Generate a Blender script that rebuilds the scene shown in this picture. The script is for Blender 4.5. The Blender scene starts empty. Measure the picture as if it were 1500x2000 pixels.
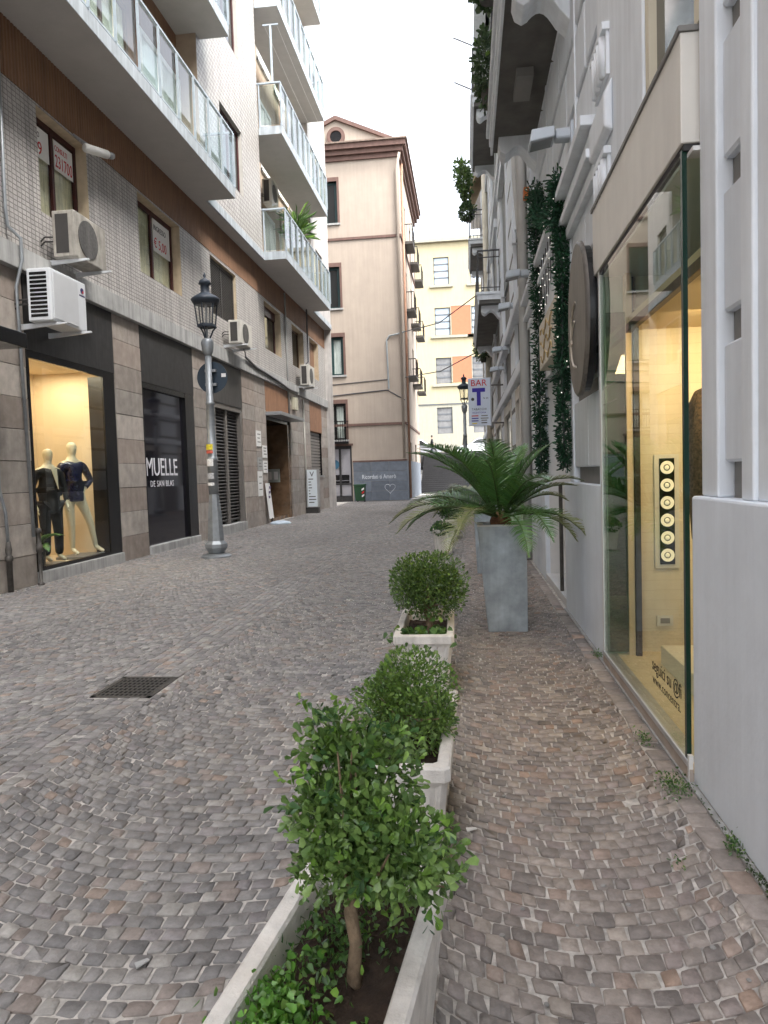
import bpy, bmesh, math, random
import numpy as np
from mathutils import Vector, Matrix
random.seed(7); rng = np.random.default_rng(7)
R = math.radians
S = bpy.context.scene
C = S.collection

# ------------------------------------------------------------------ camera
F, CX, CY, H, ROLL = 1400.0, 750.0, 1000.0, 1.55, 0.031
YAW, PITCH = R(-6.688), R(-3.064)
fw = Vector((math.sin(YAW)*math.cos(PITCH), math.cos(YAW)*math.cos(PITCH), math.sin(PITCH)))
rt = Vector((math.cos(YAW), -math.sin(YAW), 0)); up = rt.cross(fw)
c_, s_ = math.cos(ROLL), math.sin(ROLL)
crt, cup = c_*rt - s_*up, s_*rt + c_*up
cam = bpy.data.cameras.new('camera'); cam.sensor_fit = 'VERTICAL'; cam.sensor_height = 36; cam.sensor_width = 27
cam.lens = F/2000*36; cam.clip_end = 2000; cam.clip_start = .05
camo = bpy.data.objects.new('camera', cam); C.objects.link(camo)
m = Matrix((crt, cup, -fw)).transposed().to_4x4(); m.translation = (0, 0, H); camo.matrix_world = m
S.camera = camo

# ------------------------------------------------------------------ sky, sun, exposure
SUN_EL, SUN_AZ = R(56), R(122)          # azimuth from +Y towards +X: over the right-hand roofs, behind the camera
w = bpy.data.worlds.new('World'); S.world = w; w.use_nodes = True
nt = w.node_tree; nt.nodes.clear()
sky = nt.nodes.new('ShaderNodeTexSky'); sky.sky_type = 'NISHITA'; sky.sun_disc = False
sky.sun_elevation = SUN_EL; sky.sun_rotation = SUN_AZ; sky.dust_density = 4.0; sky.air_density = 1.0; sky.ozone_density = 1.0
hs = nt.nodes.new('ShaderNodeHueSaturation'); hs.inputs['Saturation'].default_value = .30
bg = nt.nodes.new('ShaderNodeBackground'); bg.inputs[1].default_value = .15
wo = nt.nodes.new('ShaderNodeOutputWorld')
nt.links.new(sky.outputs[0], hs.inputs['Color']); nt.links.new(hs.outputs[0], bg.inputs[0]); nt.links.new(bg.outputs[0], wo.inputs[0])
sl = bpy.data.lights.new('sun', 'SUN'); sl.energy = .5; sl.angle = R(14); sl.color = (1, .95, .87)
so = bpy.data.objects.new('sun', sl); C.objects.link(so)
sd = Vector((math.sin(SUN_AZ)*math.cos(SUN_EL), math.cos(SUN_AZ)*math.cos(SUN_EL), math.sin(SUN_EL)))
so.rotation_euler = sd.to_track_quat('Z', 'Y').to_euler(); so.location = (0, -20, 60)
vs = S.view_settings; vs.view_transform = 'Standard'; vs.look = 'None'; vs.gamma = 1; vs.use_curve_mapping = False
vs.exposure = 2.6
S.cycles.use_denoising = True
S.cycles.max_bounces = 8; S.cycles.transparent_max_bounces = 16; S.cycles.caustics_reflective = False; S.cycles.caustics_refractive = False

# ------------------------------------------------------------------ materials
MATS = {}
def mat(name, col, rough=.65, var=.12, scale=3., bump=0., bscale=60., metal=0., rnd=0., streak=0., stain=0., stcol=(.05,.045,.04), attr=None, spec=.4, transl=0., emit=None, wood=False, hue=0.):
    if name in MATS: return MATS[name]
    M = bpy.data.materials.new(name); M.use_nodes = True; n = M.node_tree.nodes; L = M.node_tree.links
    P = n['Principled BSDF']; P.inputs['Roughness'].default_value = rough; P.inputs['Metallic'].default_value = metal
    P.inputs['Specular IOR Level'].default_value = spec
    geo = n.new('ShaderNodeNewGeometry')
    def noise(sc, det=5, vec=None, rgh=.6):
        t = n.new('ShaderNodeTexNoise'); t.inputs['Scale'].default_value = sc; t.inputs['Detail'].default_value = det; t.inputs['Roughness'].default_value = rgh
        L.new(vec or geo.outputs['Position'], t.inputs['Vector']); return t.outputs['Fac']
    def mp(sx, sy, sz):
        q = n.new('ShaderNodeMapping'); q.inputs['Scale'].default_value = (sx, sy, sz); L.new(geo.outputs['Position'], q.inputs['Vector']); return q.outputs[0]
    def math_(op, a, b, clamp=False):
        q = n.new('ShaderNodeMath'); q.operation = op; q.use_clamp = clamp
        for i, x in enumerate((a, b)):
            if isinstance(x, (int, float)): q.inputs[i].default_value = x
            else: L.new(x, q.inputs[i])
        return q.outputs[0]
    def mapr(x, a, b, c, d):
        q = n.new('ShaderNodeMapRange'); q.inputs[1].default_value = a; q.inputs[2].default_value = b; q.inputs[3].default_value = c; q.inputs[4].default_value = d
        L.new(x, q.inputs[0]); return q.outputs[0]
    if attr:
        A = n.new('ShaderNodeAttribute'); A.attribute_name = attr; cur = A.outputs['Color']
    else:
        A = n.new('ShaderNodeRGB'); A.outputs[0].default_value = (*col, 1); cur = A.outputs[0]
    def scale_col(cur, fac):
        q = n.new('ShaderNodeVectorMath'); q.operation = 'SCALE'; L.new(cur, q.inputs[0]); L.new(fac, q.inputs['Scale']); return q.outputs[0]
    def mixc(fac, a, bcol):
        q = n.new('ShaderNodeMix'); q.data_type = 'RGBA'; L.new(fac, q.inputs[0]); L.new(a, q.inputs[6]); q.inputs[7].default_value = (*bcol, 1); return q.outputs[2]
    if var: cur = scale_col(cur, mapr(noise(scale, 6), .3, .7, 1-var, 1+var))
    if wood: cur = scale_col(cur, mapr(noise(6, 4, mp(6, 6, .25)), .3, .7, .7, 1.3))
    if rnd:
        oi = n.new('ShaderNodeObjectInfo'); cur = scale_col(cur, mapr(oi.outputs['Random'], 0, 1, 1-rnd, 1+rnd))
        if hue:
            wn = n.new('ShaderNodeTexWhiteNoise'); wn.noise_dimensions = '1D'; L.new(oi.outputs['Random'], wn.inputs['W'])
            cur = mixc(mapr(wn.outputs['Value'], .35, 1, 0, hue), cur, (.24, .13, .085))
    if streak: cur = scale_col(cur, mapr(noise(1, 5, mp(9, 9, .5)), .35, .7, 1+streak*.4, 1-streak))
    if stain: cur = mixc(mapr(noise(.9, 8, None, .72), .52, .75, 0, stain), cur, stcol)
    L.new(cur, P.inputs['Base Color'])
    if bump:
        b = n.new('ShaderNodeBump'); b.inputs['Strength'].default_value = bump; b.inputs['Distance'].default_value = .01
        L.new(noise(bscale, 4), b.inputs['Height']); L.new(b.outputs[0], P.inputs['Normal'])
    if emit:
        P.inputs['Emission Color'].default_value = (*emit[0], 1); P.inputs['Emission Strength'].default_value = emit[1]
    if transl:
        T = n.new('ShaderNodeBsdfTranslucent'); L.new(cur, T.inputs[0]); X = n.new('ShaderNodeMixShader'); X.inputs[0].default_value = transl
        L.new(P.outputs[0], X.inputs[1]); L.new(T.outputs[0], X.inputs[2]); L.new(X.outputs[0], n['Material Output'].inputs[0])
    MATS[name] = M; return M
def glass(name, tint=(.9, .95, .93), ior=1.5, extra=.0):
    M = bpy.data.materials.new(name); M.use_nodes = True; n = M.node_tree.nodes; L = M.node_tree.links
    n.remove(n['Principled BSDF']); T = n.new('ShaderNodeBsdfTransparent'); T.inputs[0].default_value = (*tint, 1)
    G = n.new('ShaderNodeBsdfGlossy'); G.inputs['Roughness'].default_value = .01
    f = n.new('ShaderNodeFresnel'); f.inputs[0].default_value = ior
    a = n.new('ShaderNodeMath'); a.operation = 'ADD'; a.use_clamp = True; ge = n.new('ShaderNodeNewGeometry'); nb = n.new('ShaderNodeMath'); nb.operation = 'SUBTRACT'; nb.inputs[0].default_value = 1; L.new(ge.outputs['Backfacing'], nb.inputs[1])
    L.new(f.outputs[0], a.inputs[0]); a.inputs[1].default_value = extra
    mu = n.new('ShaderNodeMath'); mu.operation = 'MULTIPLY'; L.new(a.outputs[0], mu.inputs[0]); L.new(nb.outputs[0], mu.inputs[1]); a = mu
    X = n.new('ShaderNodeMixShader'); L.new(a.outputs[0], X.inputs[0]); L.new(T.outputs[0], X.inputs[1]); L.new(G.outputs[0], X.inputs[2]); L.new(X.outputs[0], n['Material Output'].inputs[0])
    MATS[name] = M; return M
def tile_mat(name, c1, c2, mortar, w_, h_, msize, bump=.5, offset=0., plane='yz', var=.3, rough=.45, streak=.25):
    M = mat(name, c1, rough=rough, var=.1, scale=1.5); n = M.node_tree.nodes; L = M.node_tree.links; P = n['Principled BSDF']
    geo = n.new('ShaderNodeNewGeometry'); sep = n.new('ShaderNodeSeparateXYZ'); com = n.new('ShaderNodeCombineXYZ'); L.new(geo.outputs['Position'], sep.inputs[0])
    L.new(sep.outputs['Y' if plane[0] == 'y' else 'X'], com.inputs[0]); L.new(sep.outputs['Z'], com.inputs[1])
    b = n.new('ShaderNodeTexBrick'); b.offset = offset; b.inputs['Scale'].default_value = 1; b.inputs['Brick Width'].default_value = w_; b.inputs['Row Height'].default_value = h_
    b.inputs['Mortar Size'].default_value = msize; b.inputs['Mortar Smooth'].default_value = .4; b.inputs['Color1'].default_value = (*c1, 1); b.inputs['Color2'].default_value = (*c2, 1); b.inputs['Mortar'].default_value = (*mortar, 1)
    wn = n.new('ShaderNodeTexNoise'); wn.inputs['Scale'].default_value = 2.5; wn.inputs['Detail'].default_value = 3; L.new(geo.outputs['Position'], wn.inputs['Vector'])
    wm = n.new('ShaderNodeVectorMath'); wm.operation = 'MULTIPLY_ADD'; L.new(wn.outputs['Color'], wm.inputs[0]); wm.inputs[1].default_value = (h_*.35,)*3; L.new(com.outputs[0], wm.inputs[2]); L.new(wm.outputs[0], b.inputs['Vector'])
    q = n.new('ShaderNodeMapping'); q.inputs['Scale'].default_value = (7, 7, .45); L.new(geo.outputs['Position'], q.inputs['Vector'])
    t = n.new('ShaderNodeTexNoise'); t.inputs['Scale'].default_value = 1; t.inputs['Detail'].default_value = 6; L.new(q.outputs[0], t.inputs['Vector'])
    r = n.new('ShaderNodeMapRange'); r.inputs[1].default_value = .35; r.inputs[2].default_value = .7; r.inputs[3].default_value = 1.1; r.inputs[4].default_value = 1-streak; L.new(t.outputs['Fac'], r.inputs[0])
    v = n.new('ShaderNodeVectorMath'); v.operation = 'SCALE'; L.new(b.outputs['Color'], v.inputs[0]); L.new(r.outputs[0], v.inputs['Scale']); L.new(v.outputs[0], P.inputs['Base Color'])
    bp = n.new('ShaderNodeBump'); bp.inputs['Strength'].default_value = bump; bp.inputs['Distance'].default_value = .01; bp.invert = True
    L.new(b.outputs['Fac'], bp.inputs['Height']); L.new(bp.outputs[0], P.inputs['Normal']); return M

# ------------------------------------------------------------------ mesh helpers
def link_mesh(name, me, mt, parent=None, smooth=False, bevel=0., inv=None):
    o = bpy.data.objects.new(name, me); C.objects.link(o)
    if mt: me.materials.append(mt)
    if smooth: me.polygons.foreach_set('use_smooth', [True]*len(me.polygons))
    if parent is not None:
        o.parent = parent
        o.matrix_parent_inverse = Matrix.Translation(-Vector(parent.get('_w', (0, 0, 0))))
    if bevel:
        b = o.modifiers.new('bevel', 'BEVEL'); b.width = bevel; b.segments = 2; b.limit_method = 'ANGLE'; b.angle_limit = R(40)
    return o
class MB:
    def __init__(s): s.v = []; s.f = []
    def box(s, x0, x1, y0, y1, z0, z1):
        if x0 > x1: x0, x1 = x1, x0
        if y0 > y1: y0, y1 = y1, y0
        if z0 > z1: z0, z1 = z1, z0
        k = len(s.v); s.v += [(x0,y0,z0),(x1,y0,z0),(x1,y1,z0),(x0,y1,z0),(x0,y0,z1),(x1,y0,z1),(x1,y1,z1),(x0,y1,z1)]
        s.f += [(k,k+3,k+2,k+1),(k+4,k+5,k+6,k+7),(k,k+1,k+5,k+4),(k+1,k+2,k+6,k+5),(k+2,k+3,k+7,k+6),(k+3,k,k+4,k+7)]; return s
    def poly(s, pts): k = len(s.v); s.v += [tuple(p) for p in pts]; s.f.append(tuple(range(k, k+len(pts)))); return s
    def rings(s, rs, close=True, cap0=True, cap1=True):
        n = len(rs[0]); k = len(s.v)
        for r_ in rs: s.v += [tuple(p) for p in r_]
        for i in range(len(rs)-1):
            for j in range(n if close else n-1):
                a = k+i*n+j; b = k+i*n+(j+1) % n; s.f.append((a, b, b+n, a+n))
        if cap0: s.f.append(tuple(k+j for j in range(n))[::-1])
        if cap1: s.f.append(tuple(k+(len(rs)-1)*n+j for j in range(n)))
        return s
    def lathe(s, prof, c, n=20, ax='z', ph=0.):
        rs = []
        for r_, h in prof:
            ring = []
            for j in range(n):
                a = 2*math.pi*j/n+ph; p, q = r_*math.cos(a), r_*math.sin(a)
                ring.append({'z': (c[0]+p, c[1]+q, c[2]+h), 'x': (c[0]+h, c[1]+p, c[2]+q), 'y': (c[0]+q, c[1]+h, c[2]+p)}[ax])
            rs.append(ring)
        return s.rings(rs)
    def tube(s, pts, r_, n=6):
        pts = [Vector(p) for p in pts]; rs = []; N = len(pts); prev = None
        rr = r_ if isinstance(r_, (list, tuple)) else [r_]*N
        for i, p in enumerate(pts):
            d = (pts[min(i+1, N-1)]-pts[max(i-1, 0)]).normalized()
            a = prev if prev is not None else (Vector((0, 0, 1)) if abs(d.z) < .9 else Vector((1, 0, 0)))
            u = (a-d*a.dot(d)).normalized(); prev = u; v = d.cross(u)
            rs.append([p+rr[i]*(math.cos(2*math.pi*j/n)*u+math.sin(2*math.pi*j/n)*v) for j in range(n)])
        return s.rings(rs)
    def prism(s, prof, ax, a0, a1):      # 2-D outline extruded along an axis
        f = {'x': lambda p, a: (a, p[0], p[1]), 'y': lambda p, a: (p[0], a, p[1]), 'z': lambda p, a: (p[0], p[1], a)}[ax]
        return s.rings([[f(p, a0) for p in prof], [f(p, a1) for p in prof]])
    def build(s, name, mt, parent=None, smooth=False, bevel=0., recalc=True):
        me = bpy.data.meshes.new(name); me.from_pydata([tuple(map(float, p)) for p in s.v], [], s.f)
        if recalc:
            b = bmesh.new(); b.from_mesh(me); bmesh.ops.recalc_face_normals(b, faces=b.faces); b.to_mesh(me); b.free()
        me.update(); return link_mesh(name, me, mt, parent, smooth, bevel)
def bx(name, mt, parent, *boxes, bevel=0.):
    b = MB()
    for q in boxes: b.box(*q)
    return b.build(name, mt, parent, bevel=bevel)
def thing(name, label, cat, loc=(0, 0, 0), group=None):
    o = bpy.data.objects.new(name, None); C.objects.link(o); o.location = loc; o.empty_display_size = .2; o['_w'] = tuple(map(float, loc))
    return tag(o, label, cat, group)
def tag(o, label, cat, group=None):
    o['label'] = label; o['category'] = cat
    if group: o['group'] = group
    return o
def struct(o, kind='structure'): o['kind'] = kind; return o
def piece(name, me, loc, parent, rot=None):   # shared-mesh piece at a world place
    o = bpy.data.objects.new(name, me); C.objects.link(o); o.location = loc
    if rot: o.rotation_euler = rot
    o.parent = parent; o.matrix_parent_inverse = Matrix.Translation(-Vector(parent.get('_w', (0, 0, 0)))); return o
def box_mesh(dx, dy, dz, mt, bev=0.):
    b = MB().box(-dx/2, dx/2, -dy/2, dy/2, -dz/2, dz/2)
    me = bpy.data.meshes.new('piece'); me.from_pydata(b.v, [], b.f)
    if bev:
        q = bmesh.new(); q.from_mesh(me); bmesh.ops.bevel(q, geom=q.edges[:], offset=bev, segments=1, affect='EDGES'); q.to_mesh(me); q.free()
    me.materials.append(mt); return me
_bm = {}
def boxp(name, mt, parent, x0, x1, y0, y1, z0, z1, bev=0.):
    k = (round(x1-x0, 3), round(y1-y0, 3), round(z1-z0, 3), mt.name, bev)
    if k not in _bm: _bm[k] = box_mesh(k[0], k[1], k[2], mt, bev)
    return piece(name, _bm[k], ((x0+x1)/2, (y0+y1)/2, (z0+z1)/2), parent)
def text(name, s, size, mt, parent, org, face, align='LEFT', ext=.002, sx=1., space=1.):
    cu = bpy.data.curves.new('t', 'FONT'); cu.body = s; cu.size = size; cu.align_x = align; cu.extrude = ext; cu.resolution_u = 3; cu.space_character = space
    o = bpy.data.objects.new('t', cu); me = bpy.data.meshes.new_from_object(o); bpy.data.objects.remove(o); bpy.data.curves.remove(cu)
    xa, n = {'+x': ((0, 1, 0), (1, 0, 0)), '-x': ((0, -1, 0), (-1, 0, 0)), '-y': ((1, 0, 0), (0, -1, 0))}[face]
    M = Matrix((Vector(xa)*sx, Vector((0, 0, 1)), Vector(n))).transposed().to_4x4(); M.translation = org; me.transform(M)
    me.materials.clear(); return link_mesh(name, me, mt, parent)
def wall_holes(b, x, y0, y1, z0, z1, holes, depth, out=1, ax='x'):
    """front sheet on a plane with rectangular openings and their reveals; depth goes away from the viewer"""
    ys = sorted({y0, y1, *[h[0] for h in holes], *[h[1] for h in holes]}); zs = sorted({z0, z1, *[h[2] for h in holes], *[h[3] for h in holes]})
    P = (lambda u, d, z: (x-out*d, u, z)) if ax == 'x' else (lambda u, d, z: (u, x-out*d, z))
    for i in range(len(ys)-1):
        for j in range(len(zs)-1):
            a, c, e, g = ys[i], ys[i+1], zs[j], zs[j+1]
            if a < y0-1e-6 or c > y1+1e-6 or e < z0-1e-6 or g > z1+1e-6: continue
            if any(h[0]-1e-6 <= a and c <= h[1]+1e-6 and h[2]-1e-6 <= e and g <= h[3]+1e-6 for h in holes): continue
            b.poly([P(a, 0, e), P(c, 0, e), P(c, 0, g), P(a, 0, g)])
    for a, c, e, g in holes:
        for p, q in (((a, e), (c, e)), ((c, e), (c, g)), ((c, g), (a, g)), ((a, g), (a, e))):
            b.poly([P(p[0], 0, p[1]), P(q[0], 0, q[1]), P(q[0], depth, q[1]), P(p[0], depth, p[1])])
    return b
# cloud of little leaves -> one mesh with a colour attribute
LEAF = np.array([(0,0,0),(.38,.27,.05),(.82,.40,.03),(1,0,-.06),(.82,-.40,.03),(.38,-.27,.05)])
def leaves(name, pos, nrm, length, width, cols, mt, parent, jit=.5, template=LEAF, upbias=.0):
    N = len(pos); pos = np.asarray(pos); nrm = np.asarray(nrm)
    d = nrm+rng.normal(0, jit, (N, 3)); d[:, 2] += upbias; d /= np.linalg.norm(d, axis=1, keepdims=True)
    a = rng.normal(0, 1, (N, 3)); s = np.cross(d, a); s /= np.linalg.norm(s, axis=1, keepdims=True); t = np.cross(s, d)
    l = length*rng.uniform(.45, 1.3, (N, 1)); wd = width*rng.uniform(.6, 1.25, (N, 1))*(l/length)**.5
    V = (pos[:, None]+template[None, :, :1]*(d*l)[:, None]+template[None, :, 1:2]*(s*wd)[:, None]*2+template[None, :, 2:3]*(t*l)[:, None]).reshape(-1, 3)
    k = len(template); base = (np.arange(N)*k)[:, None]
    F_ = np.concatenate([base+np.array([[0, 1, 2, 3]]), base+np.array([[0, 3, 4, 5]])]) if k == 6 else base+np.array([[0, 1, 2, 3]])
    me = bpy.data.meshes.new(name); me.vertices.add(len(V)); me.vertices.foreach_set('co', V.ravel())
    me.loops.add(F_.size); me.loops.foreach_set('vertex_index', F_.ravel().astype(np.int32)); me.polygons.add(len(F_)); me.polygons.foreach_set('loop_start', np.arange(0, F_.size, 4, dtype=np.int32))
    me.update(calc_edges=True); set_col(me, np.repeat(cols, k, axis=0)); return link_mesh(name, me, mt, parent)
def set_col(me, cols):
    a = me.attributes.new('col', 'FLOAT_COLOR', 'POINT'); q = np.ones((len(cols), 4), np.float32); q[:, :3] = cols; a.data.foreach_set('color', q.ravel())
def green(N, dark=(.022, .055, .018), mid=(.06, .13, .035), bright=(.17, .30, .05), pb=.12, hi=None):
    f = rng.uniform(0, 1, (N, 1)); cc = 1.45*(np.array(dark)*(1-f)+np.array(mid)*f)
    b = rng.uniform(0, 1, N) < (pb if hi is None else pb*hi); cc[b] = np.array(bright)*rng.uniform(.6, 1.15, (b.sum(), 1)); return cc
def lumpy(n, c, r, seed, amp=.18, shell=.35):
    """points near the surface of an uneven ball + outward directions"""
    g = np.random.default_rng(seed); d = g.normal(0, 1, (n, 3)); d /= np.linalg.norm(d, axis=1, keepdims=True)
    k = g.normal(0, 1, (9, 3)); k /= np.linalg.norm(k, axis=1, keepdims=True); wgt = g.uniform(-1, 1, 9)
    lump = 1+amp*(np.clip(d@k.T, 0, 1)**4@wgt); rad = lump*(1-shell*g.uniform(0, 1, n)**1.6)
    return np.array(c)+d*rad[:, None]*np.array(r), d

# ------------------------------------------------------------------ ground, mortar, cobbles
ground_m = mat('ground_asphalt', (.06, .058, .055), rough=.9, var=.2)
struct(bx('ground', ground_m, None, (-300, 300, -300, 600, -.6, -.06)))
mortar = mat('mortar', (.50, .47, .43), rough=.95, var=.45, scale=14, stain=.95, stcol=(.05, .045, .04), bump=.6, bscale=120)
street = struct(bx('street', mortar, None, (-8.5, 1.6, -12, 54, -.06, -.0025)))
cob_m = mat('cobble', (.2, .2, .2), attr='col', rough=.62, var=.22, scale=22, bump=.55, bscale=90, stain=.45, stcol=(.28, .265, .245), spec=.35)
def arc_column(xa, xb, y0, y1, row=.105, size=.108):
    W_ = xb-xa; xc = (xa+xb)/2; half = R(38); Rr = W_/2/math.sin(half); out = []
    k = 0; y = y0
    while y < y1:
        n = max(3, int(round(2*half*Rr/size))); u = np.linspace(-half, half, n+1); st = 2*half/n
        if k % 2: u = np.concatenate([[-half], (u[:-1]+u[1:])/2, [half]])
        u[1:-1] += rng.uniform(-.17, .17, len(u)-2)*st
        h = row*rng.uniform(.9, 1.1)
        a, b = u[:-1], u[1:]
        f = lambda p, dy: np.stack([xc+Rr*np.sin(p), y+dy-Rr*(np.cos(p)-math.cos(half))], 1)
        out.append(np.stack([f(a, 0), f(b, 0), f(b, h), f(a, h)], 1)); y += h; k += 1
    return np.concatenate(out)
def straight_rows(xs, y0, y1, size=.13):
    out = []
    for xa, xb in xs:
        y = np.cumsum(np.concatenate([[y0+rng.uniform(0, .1)], size*rng.uniform(.8, 1.2, int((y1-y0)/size))]))
        a, b = y[:-1], y[1:]; o = np.ones_like(a); out.append(np.stack([np.stack([o*xa, a], 1), np.stack([o*xb, a], 1), np.stack([o*xb, b], 1), np.stack([o*xa, b], 1)], 1))
    return np.concatenate(out)
DX0, DX1 = -2.76, -2.28
Q = np.concatenate([arc_column(-.13, .92, .2, 42, .070, .072), arc_column(DX1, -.13, .2, 42, .070, .073),
    straight_rows([(DX0+.08*i, DX0+.08*(i+1)) for i in range(6)], .2, 42, .09),
    arc_column(-4.68, DX0, .6, 42, .072, .075), arc_column(-6.62, -4.68, 2, 42, .072, .075), straight_rows([(.92, 1.03)], .2, 42, .15)])
cen = Q.mean(1)
ok = ~((cen[:, 0] > DX0-.01) & (cen[:, 0] < DX1+.02) & (cen[:, 1] > 4.80) & (cen[:, 1] < 5.36))
Q = Q[ok]; cen = cen[ok]; N = len(Q)
Q = Q+rng.normal(0, .0036, Q.shape)
d = Q-cen[:, None]; ln = np.linalg.norm(d, axis=2, keepdims=True); gap = rng.uniform(.0026, .0076, (N, 1, 1)); Q = cen[:, None]+d*(1-gap/ln)
pal = np.array([(.150,.140,.135),(.178,.166,.158),(.125,.119,.118),(.195,.180,.165),(.190,.150,.128),(.165,.146,.146),(.225,.160,.120),(.215,.200,.180)])
pw = np.array([.24,.22,.16,.12,.10,.10,.015,.035]); pal = pal*.62+pal.mean(1, keepdims=True)*.38*np.array((1.02, 1.0, .95))
col = 1.55*pal[rng.choice(8, N, p=pw/pw.sum())]*rng.uniform(.85, 1.15, (N, 1))
warm = np.clip((cen[:, 0]+.2)/.3, 0, 1)[:, None]; col = col*(1-warm)+col*np.array([1.14, 1.04, .97])*warm
kf = rng.normal(0, 1, (14, 2))*np.array((1.6, .7)); ph_ = rng.uniform(0, 6.28, 14); lowf = np.sin(cen@kf.T+ph_).mean(1)*1.6; col = col*(1+.20*lowf[:, None])      # worn and soiled patches
zt = .004+rng.normal(0, .0022, N); tilt = rng.normal(0, .018, (N, 2))
def stone_geo(idx, fine):
    q = Q[idx]; c0 = cen[idx][:, None]; n = len(idx)
    if fine:
        ct = rng.uniform(.02, .24, (n, 4, 1)); nx = np.roll(q, -1, 1); pv = np.roll(q, 1, 1)
        ring = np.stack([q+(pv-q)*ct*.6, q+(nx-q)*ct*.6], 2).reshape(n, 8, 2)
        ring = ring+rng.normal(0, .0012, ring.shape)
        rs = [(ring, -.03), (ring, -.003), (c0+(ring-c0)*.955, 0.)]
    else:
        rs = [(q, -.02), (c0+(q-c0)*.95, 0.)]
    V = []
    for r_, dz in rs:
        z = zt[idx][:, None]+dz+((r_-c0)*tilt[idx][:, None]).sum(2); V.append(np.concatenate([r_, z[:, :, None]], 2))
    return np.stack(V, 1)             # n, rings, k, 3
def stone_mesh(name, idx, fine):
    V = stone_geo(idx, fine); n, nr, k, _ = V.shape; base = np.arange(n)*nr*k; fs = []
    j = np.arange(k); j2 = (j+1) % k
    for i in range(nr-1):
        f = np.stack([i*k+j, i*k+j2, (i+1)*k+j2, (i+1)*k+j], 1); fs.append((base[:, None, None]+f[None]).reshape(-1, 4))
    quads = np.concatenate(fs); top = base[:, None]+(nr-1)*k+j[None]
    me = bpy.data.meshes.new(name); v = V.reshape(-1, 3); me.vertices.add(len(v)); me.vertices.foreach_set('co', v.ravel())
    lo = np.concatenate([quads.ravel(), top.ravel()]).astype(np.int32); st = np.concatenate([np.arange(len(quads))*4, len(quads)*4+np.arange(n)*k]).astype(np.int32)
    me.loops.add(len(lo)); me.loops.foreach_set('vertex_index', lo); me.polygons.add(len(st)); me.polygons.foreach_set('loop_start', st); me.update(calc_edges=True)
    set_col(me, np.repeat(col[idx], nr*k, axis=0)); me.materials.append(cob_m); return me
# the 300 stones that show largest stand as single pieces, the rest as one part
p3 = np.concatenate([cen, np.zeros((N, 1))], 1)-np.array([0, 0, H]); zf = p3@np.array(fw); uu = p3@np.array(crt)/np.maximum(zf, .01)*F+CX; vv = CY-p3@np.array(cup)/np.maximum(zf, .01)*F
infr = (zf > .3) & (uu > 5) & (uu < 1495) & (vv < 1990) & (vv > 900) & ~((cen[:, 0] > -.62) & (cen[:, 0] < -.06) & (cen[:, 1] < 4))
order = np.argsort(np.where(infr, zf, 1e9))[:300]; single = np.zeros(N, bool); single[order] = True
fine = cen[:, 1] < 11
for nm, sel, fi in (('cobblestones', ~single & fine, True), ('far_cobblestones', ~single & ~fine, False)):
    o = bpy.data.objects.new(nm, stone_mesh(nm, np.where(sel)[0], fi)); C.objects.link(o); o.parent = street; struct(o, 'stuff')
for i in order:
    o = bpy.data.objects.new('cobblestone', stone_mesh('cobblestone', np.array([i]), True)); C.objects.link(o); o.parent = street
gb_ = MB()
for i in range(150):
    yy = 1.6+9*rng.uniform()**1.4; xx = rng.uniform(-.05, .9) if i % 3 == 0 else rng.uniform(-5.5, -.7); r_ = rng.uniform(.006, .015)
    gb_.lathe([(r_, .006), (r_*.8, .0095)], (xx, yy, 0), 7)
o = gb_.build('gum_spots', mat('gum', (.27, .26, .245), rough=.8, var=.3, scale=20), street); struct(o, 'stuff')
# strip of cement along the right-hand wall
cement = mat('cement', (.34, .335, .32), rough=.9, var=.25, scale=8, stain=.7, stcol=(.10, .10, .07), bump=.5, bscale=50)
struct(bx('kerb_strip', cement, None, (1.025, 1.2, -8, 8.0, -.03, .014)))
# drain grate: frame and bars
iron = mat('cast_iron', (.085, .078, .07), rough=.6, var=.3, scale=14, metal=.3)
gt = thing('drain_grate', 'rusty square iron drain grate set in the cobbles', 'drain', (-2.52, 5.08, 0))
b = MB()
for q in ((DX0+.01, DX1-.01, 4.82, 4.855), (DX0+.01, DX1-.01, 5.305, 5.34), (DX0+.01, DX0+.045, 4.82, 5.34), (DX1-.045, DX1-.01, 4.82, 5.34)): b.box(*q, -.02, .004)
b.build('frame', iron, gt)
pit = mat('pit', (.012, .011, .01), rough=1)
bx('pit', pit, gt, (DX0+.04, DX1-.04, 4.85, 5.31, -.03, -.0015))
for i in range(11): boxp('bar', iron, gt, DX0+.055+i*.036, DX0+.067+i*.036, 4.855, 5.305, -.015, .002)
for i in range(6): boxp('bar', iron, gt, DX0+.045, DX1-.045, 4.905+i*.07, 4.918+i*.07, -.014, .003)
# stairs at the end and the upper street
stone_dk = mat('stair_stone', (.026, .026, .028), rough=.8, var=.2)
b = MB()
for i in range(20): b.box(-3.4, 2.5, 52+i*.3, 70, -.05+i*.15 if i else -.1, .1+i*.15)
struct(b.build('stairs', stone_dk))
asph = mat('asphalt', (.07, .07, .072), rough=.9, var=.2)
struct(bx('upper_street', asph, None, (-40, 40, 57.8, 140, 2.0, 3.11)))

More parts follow.
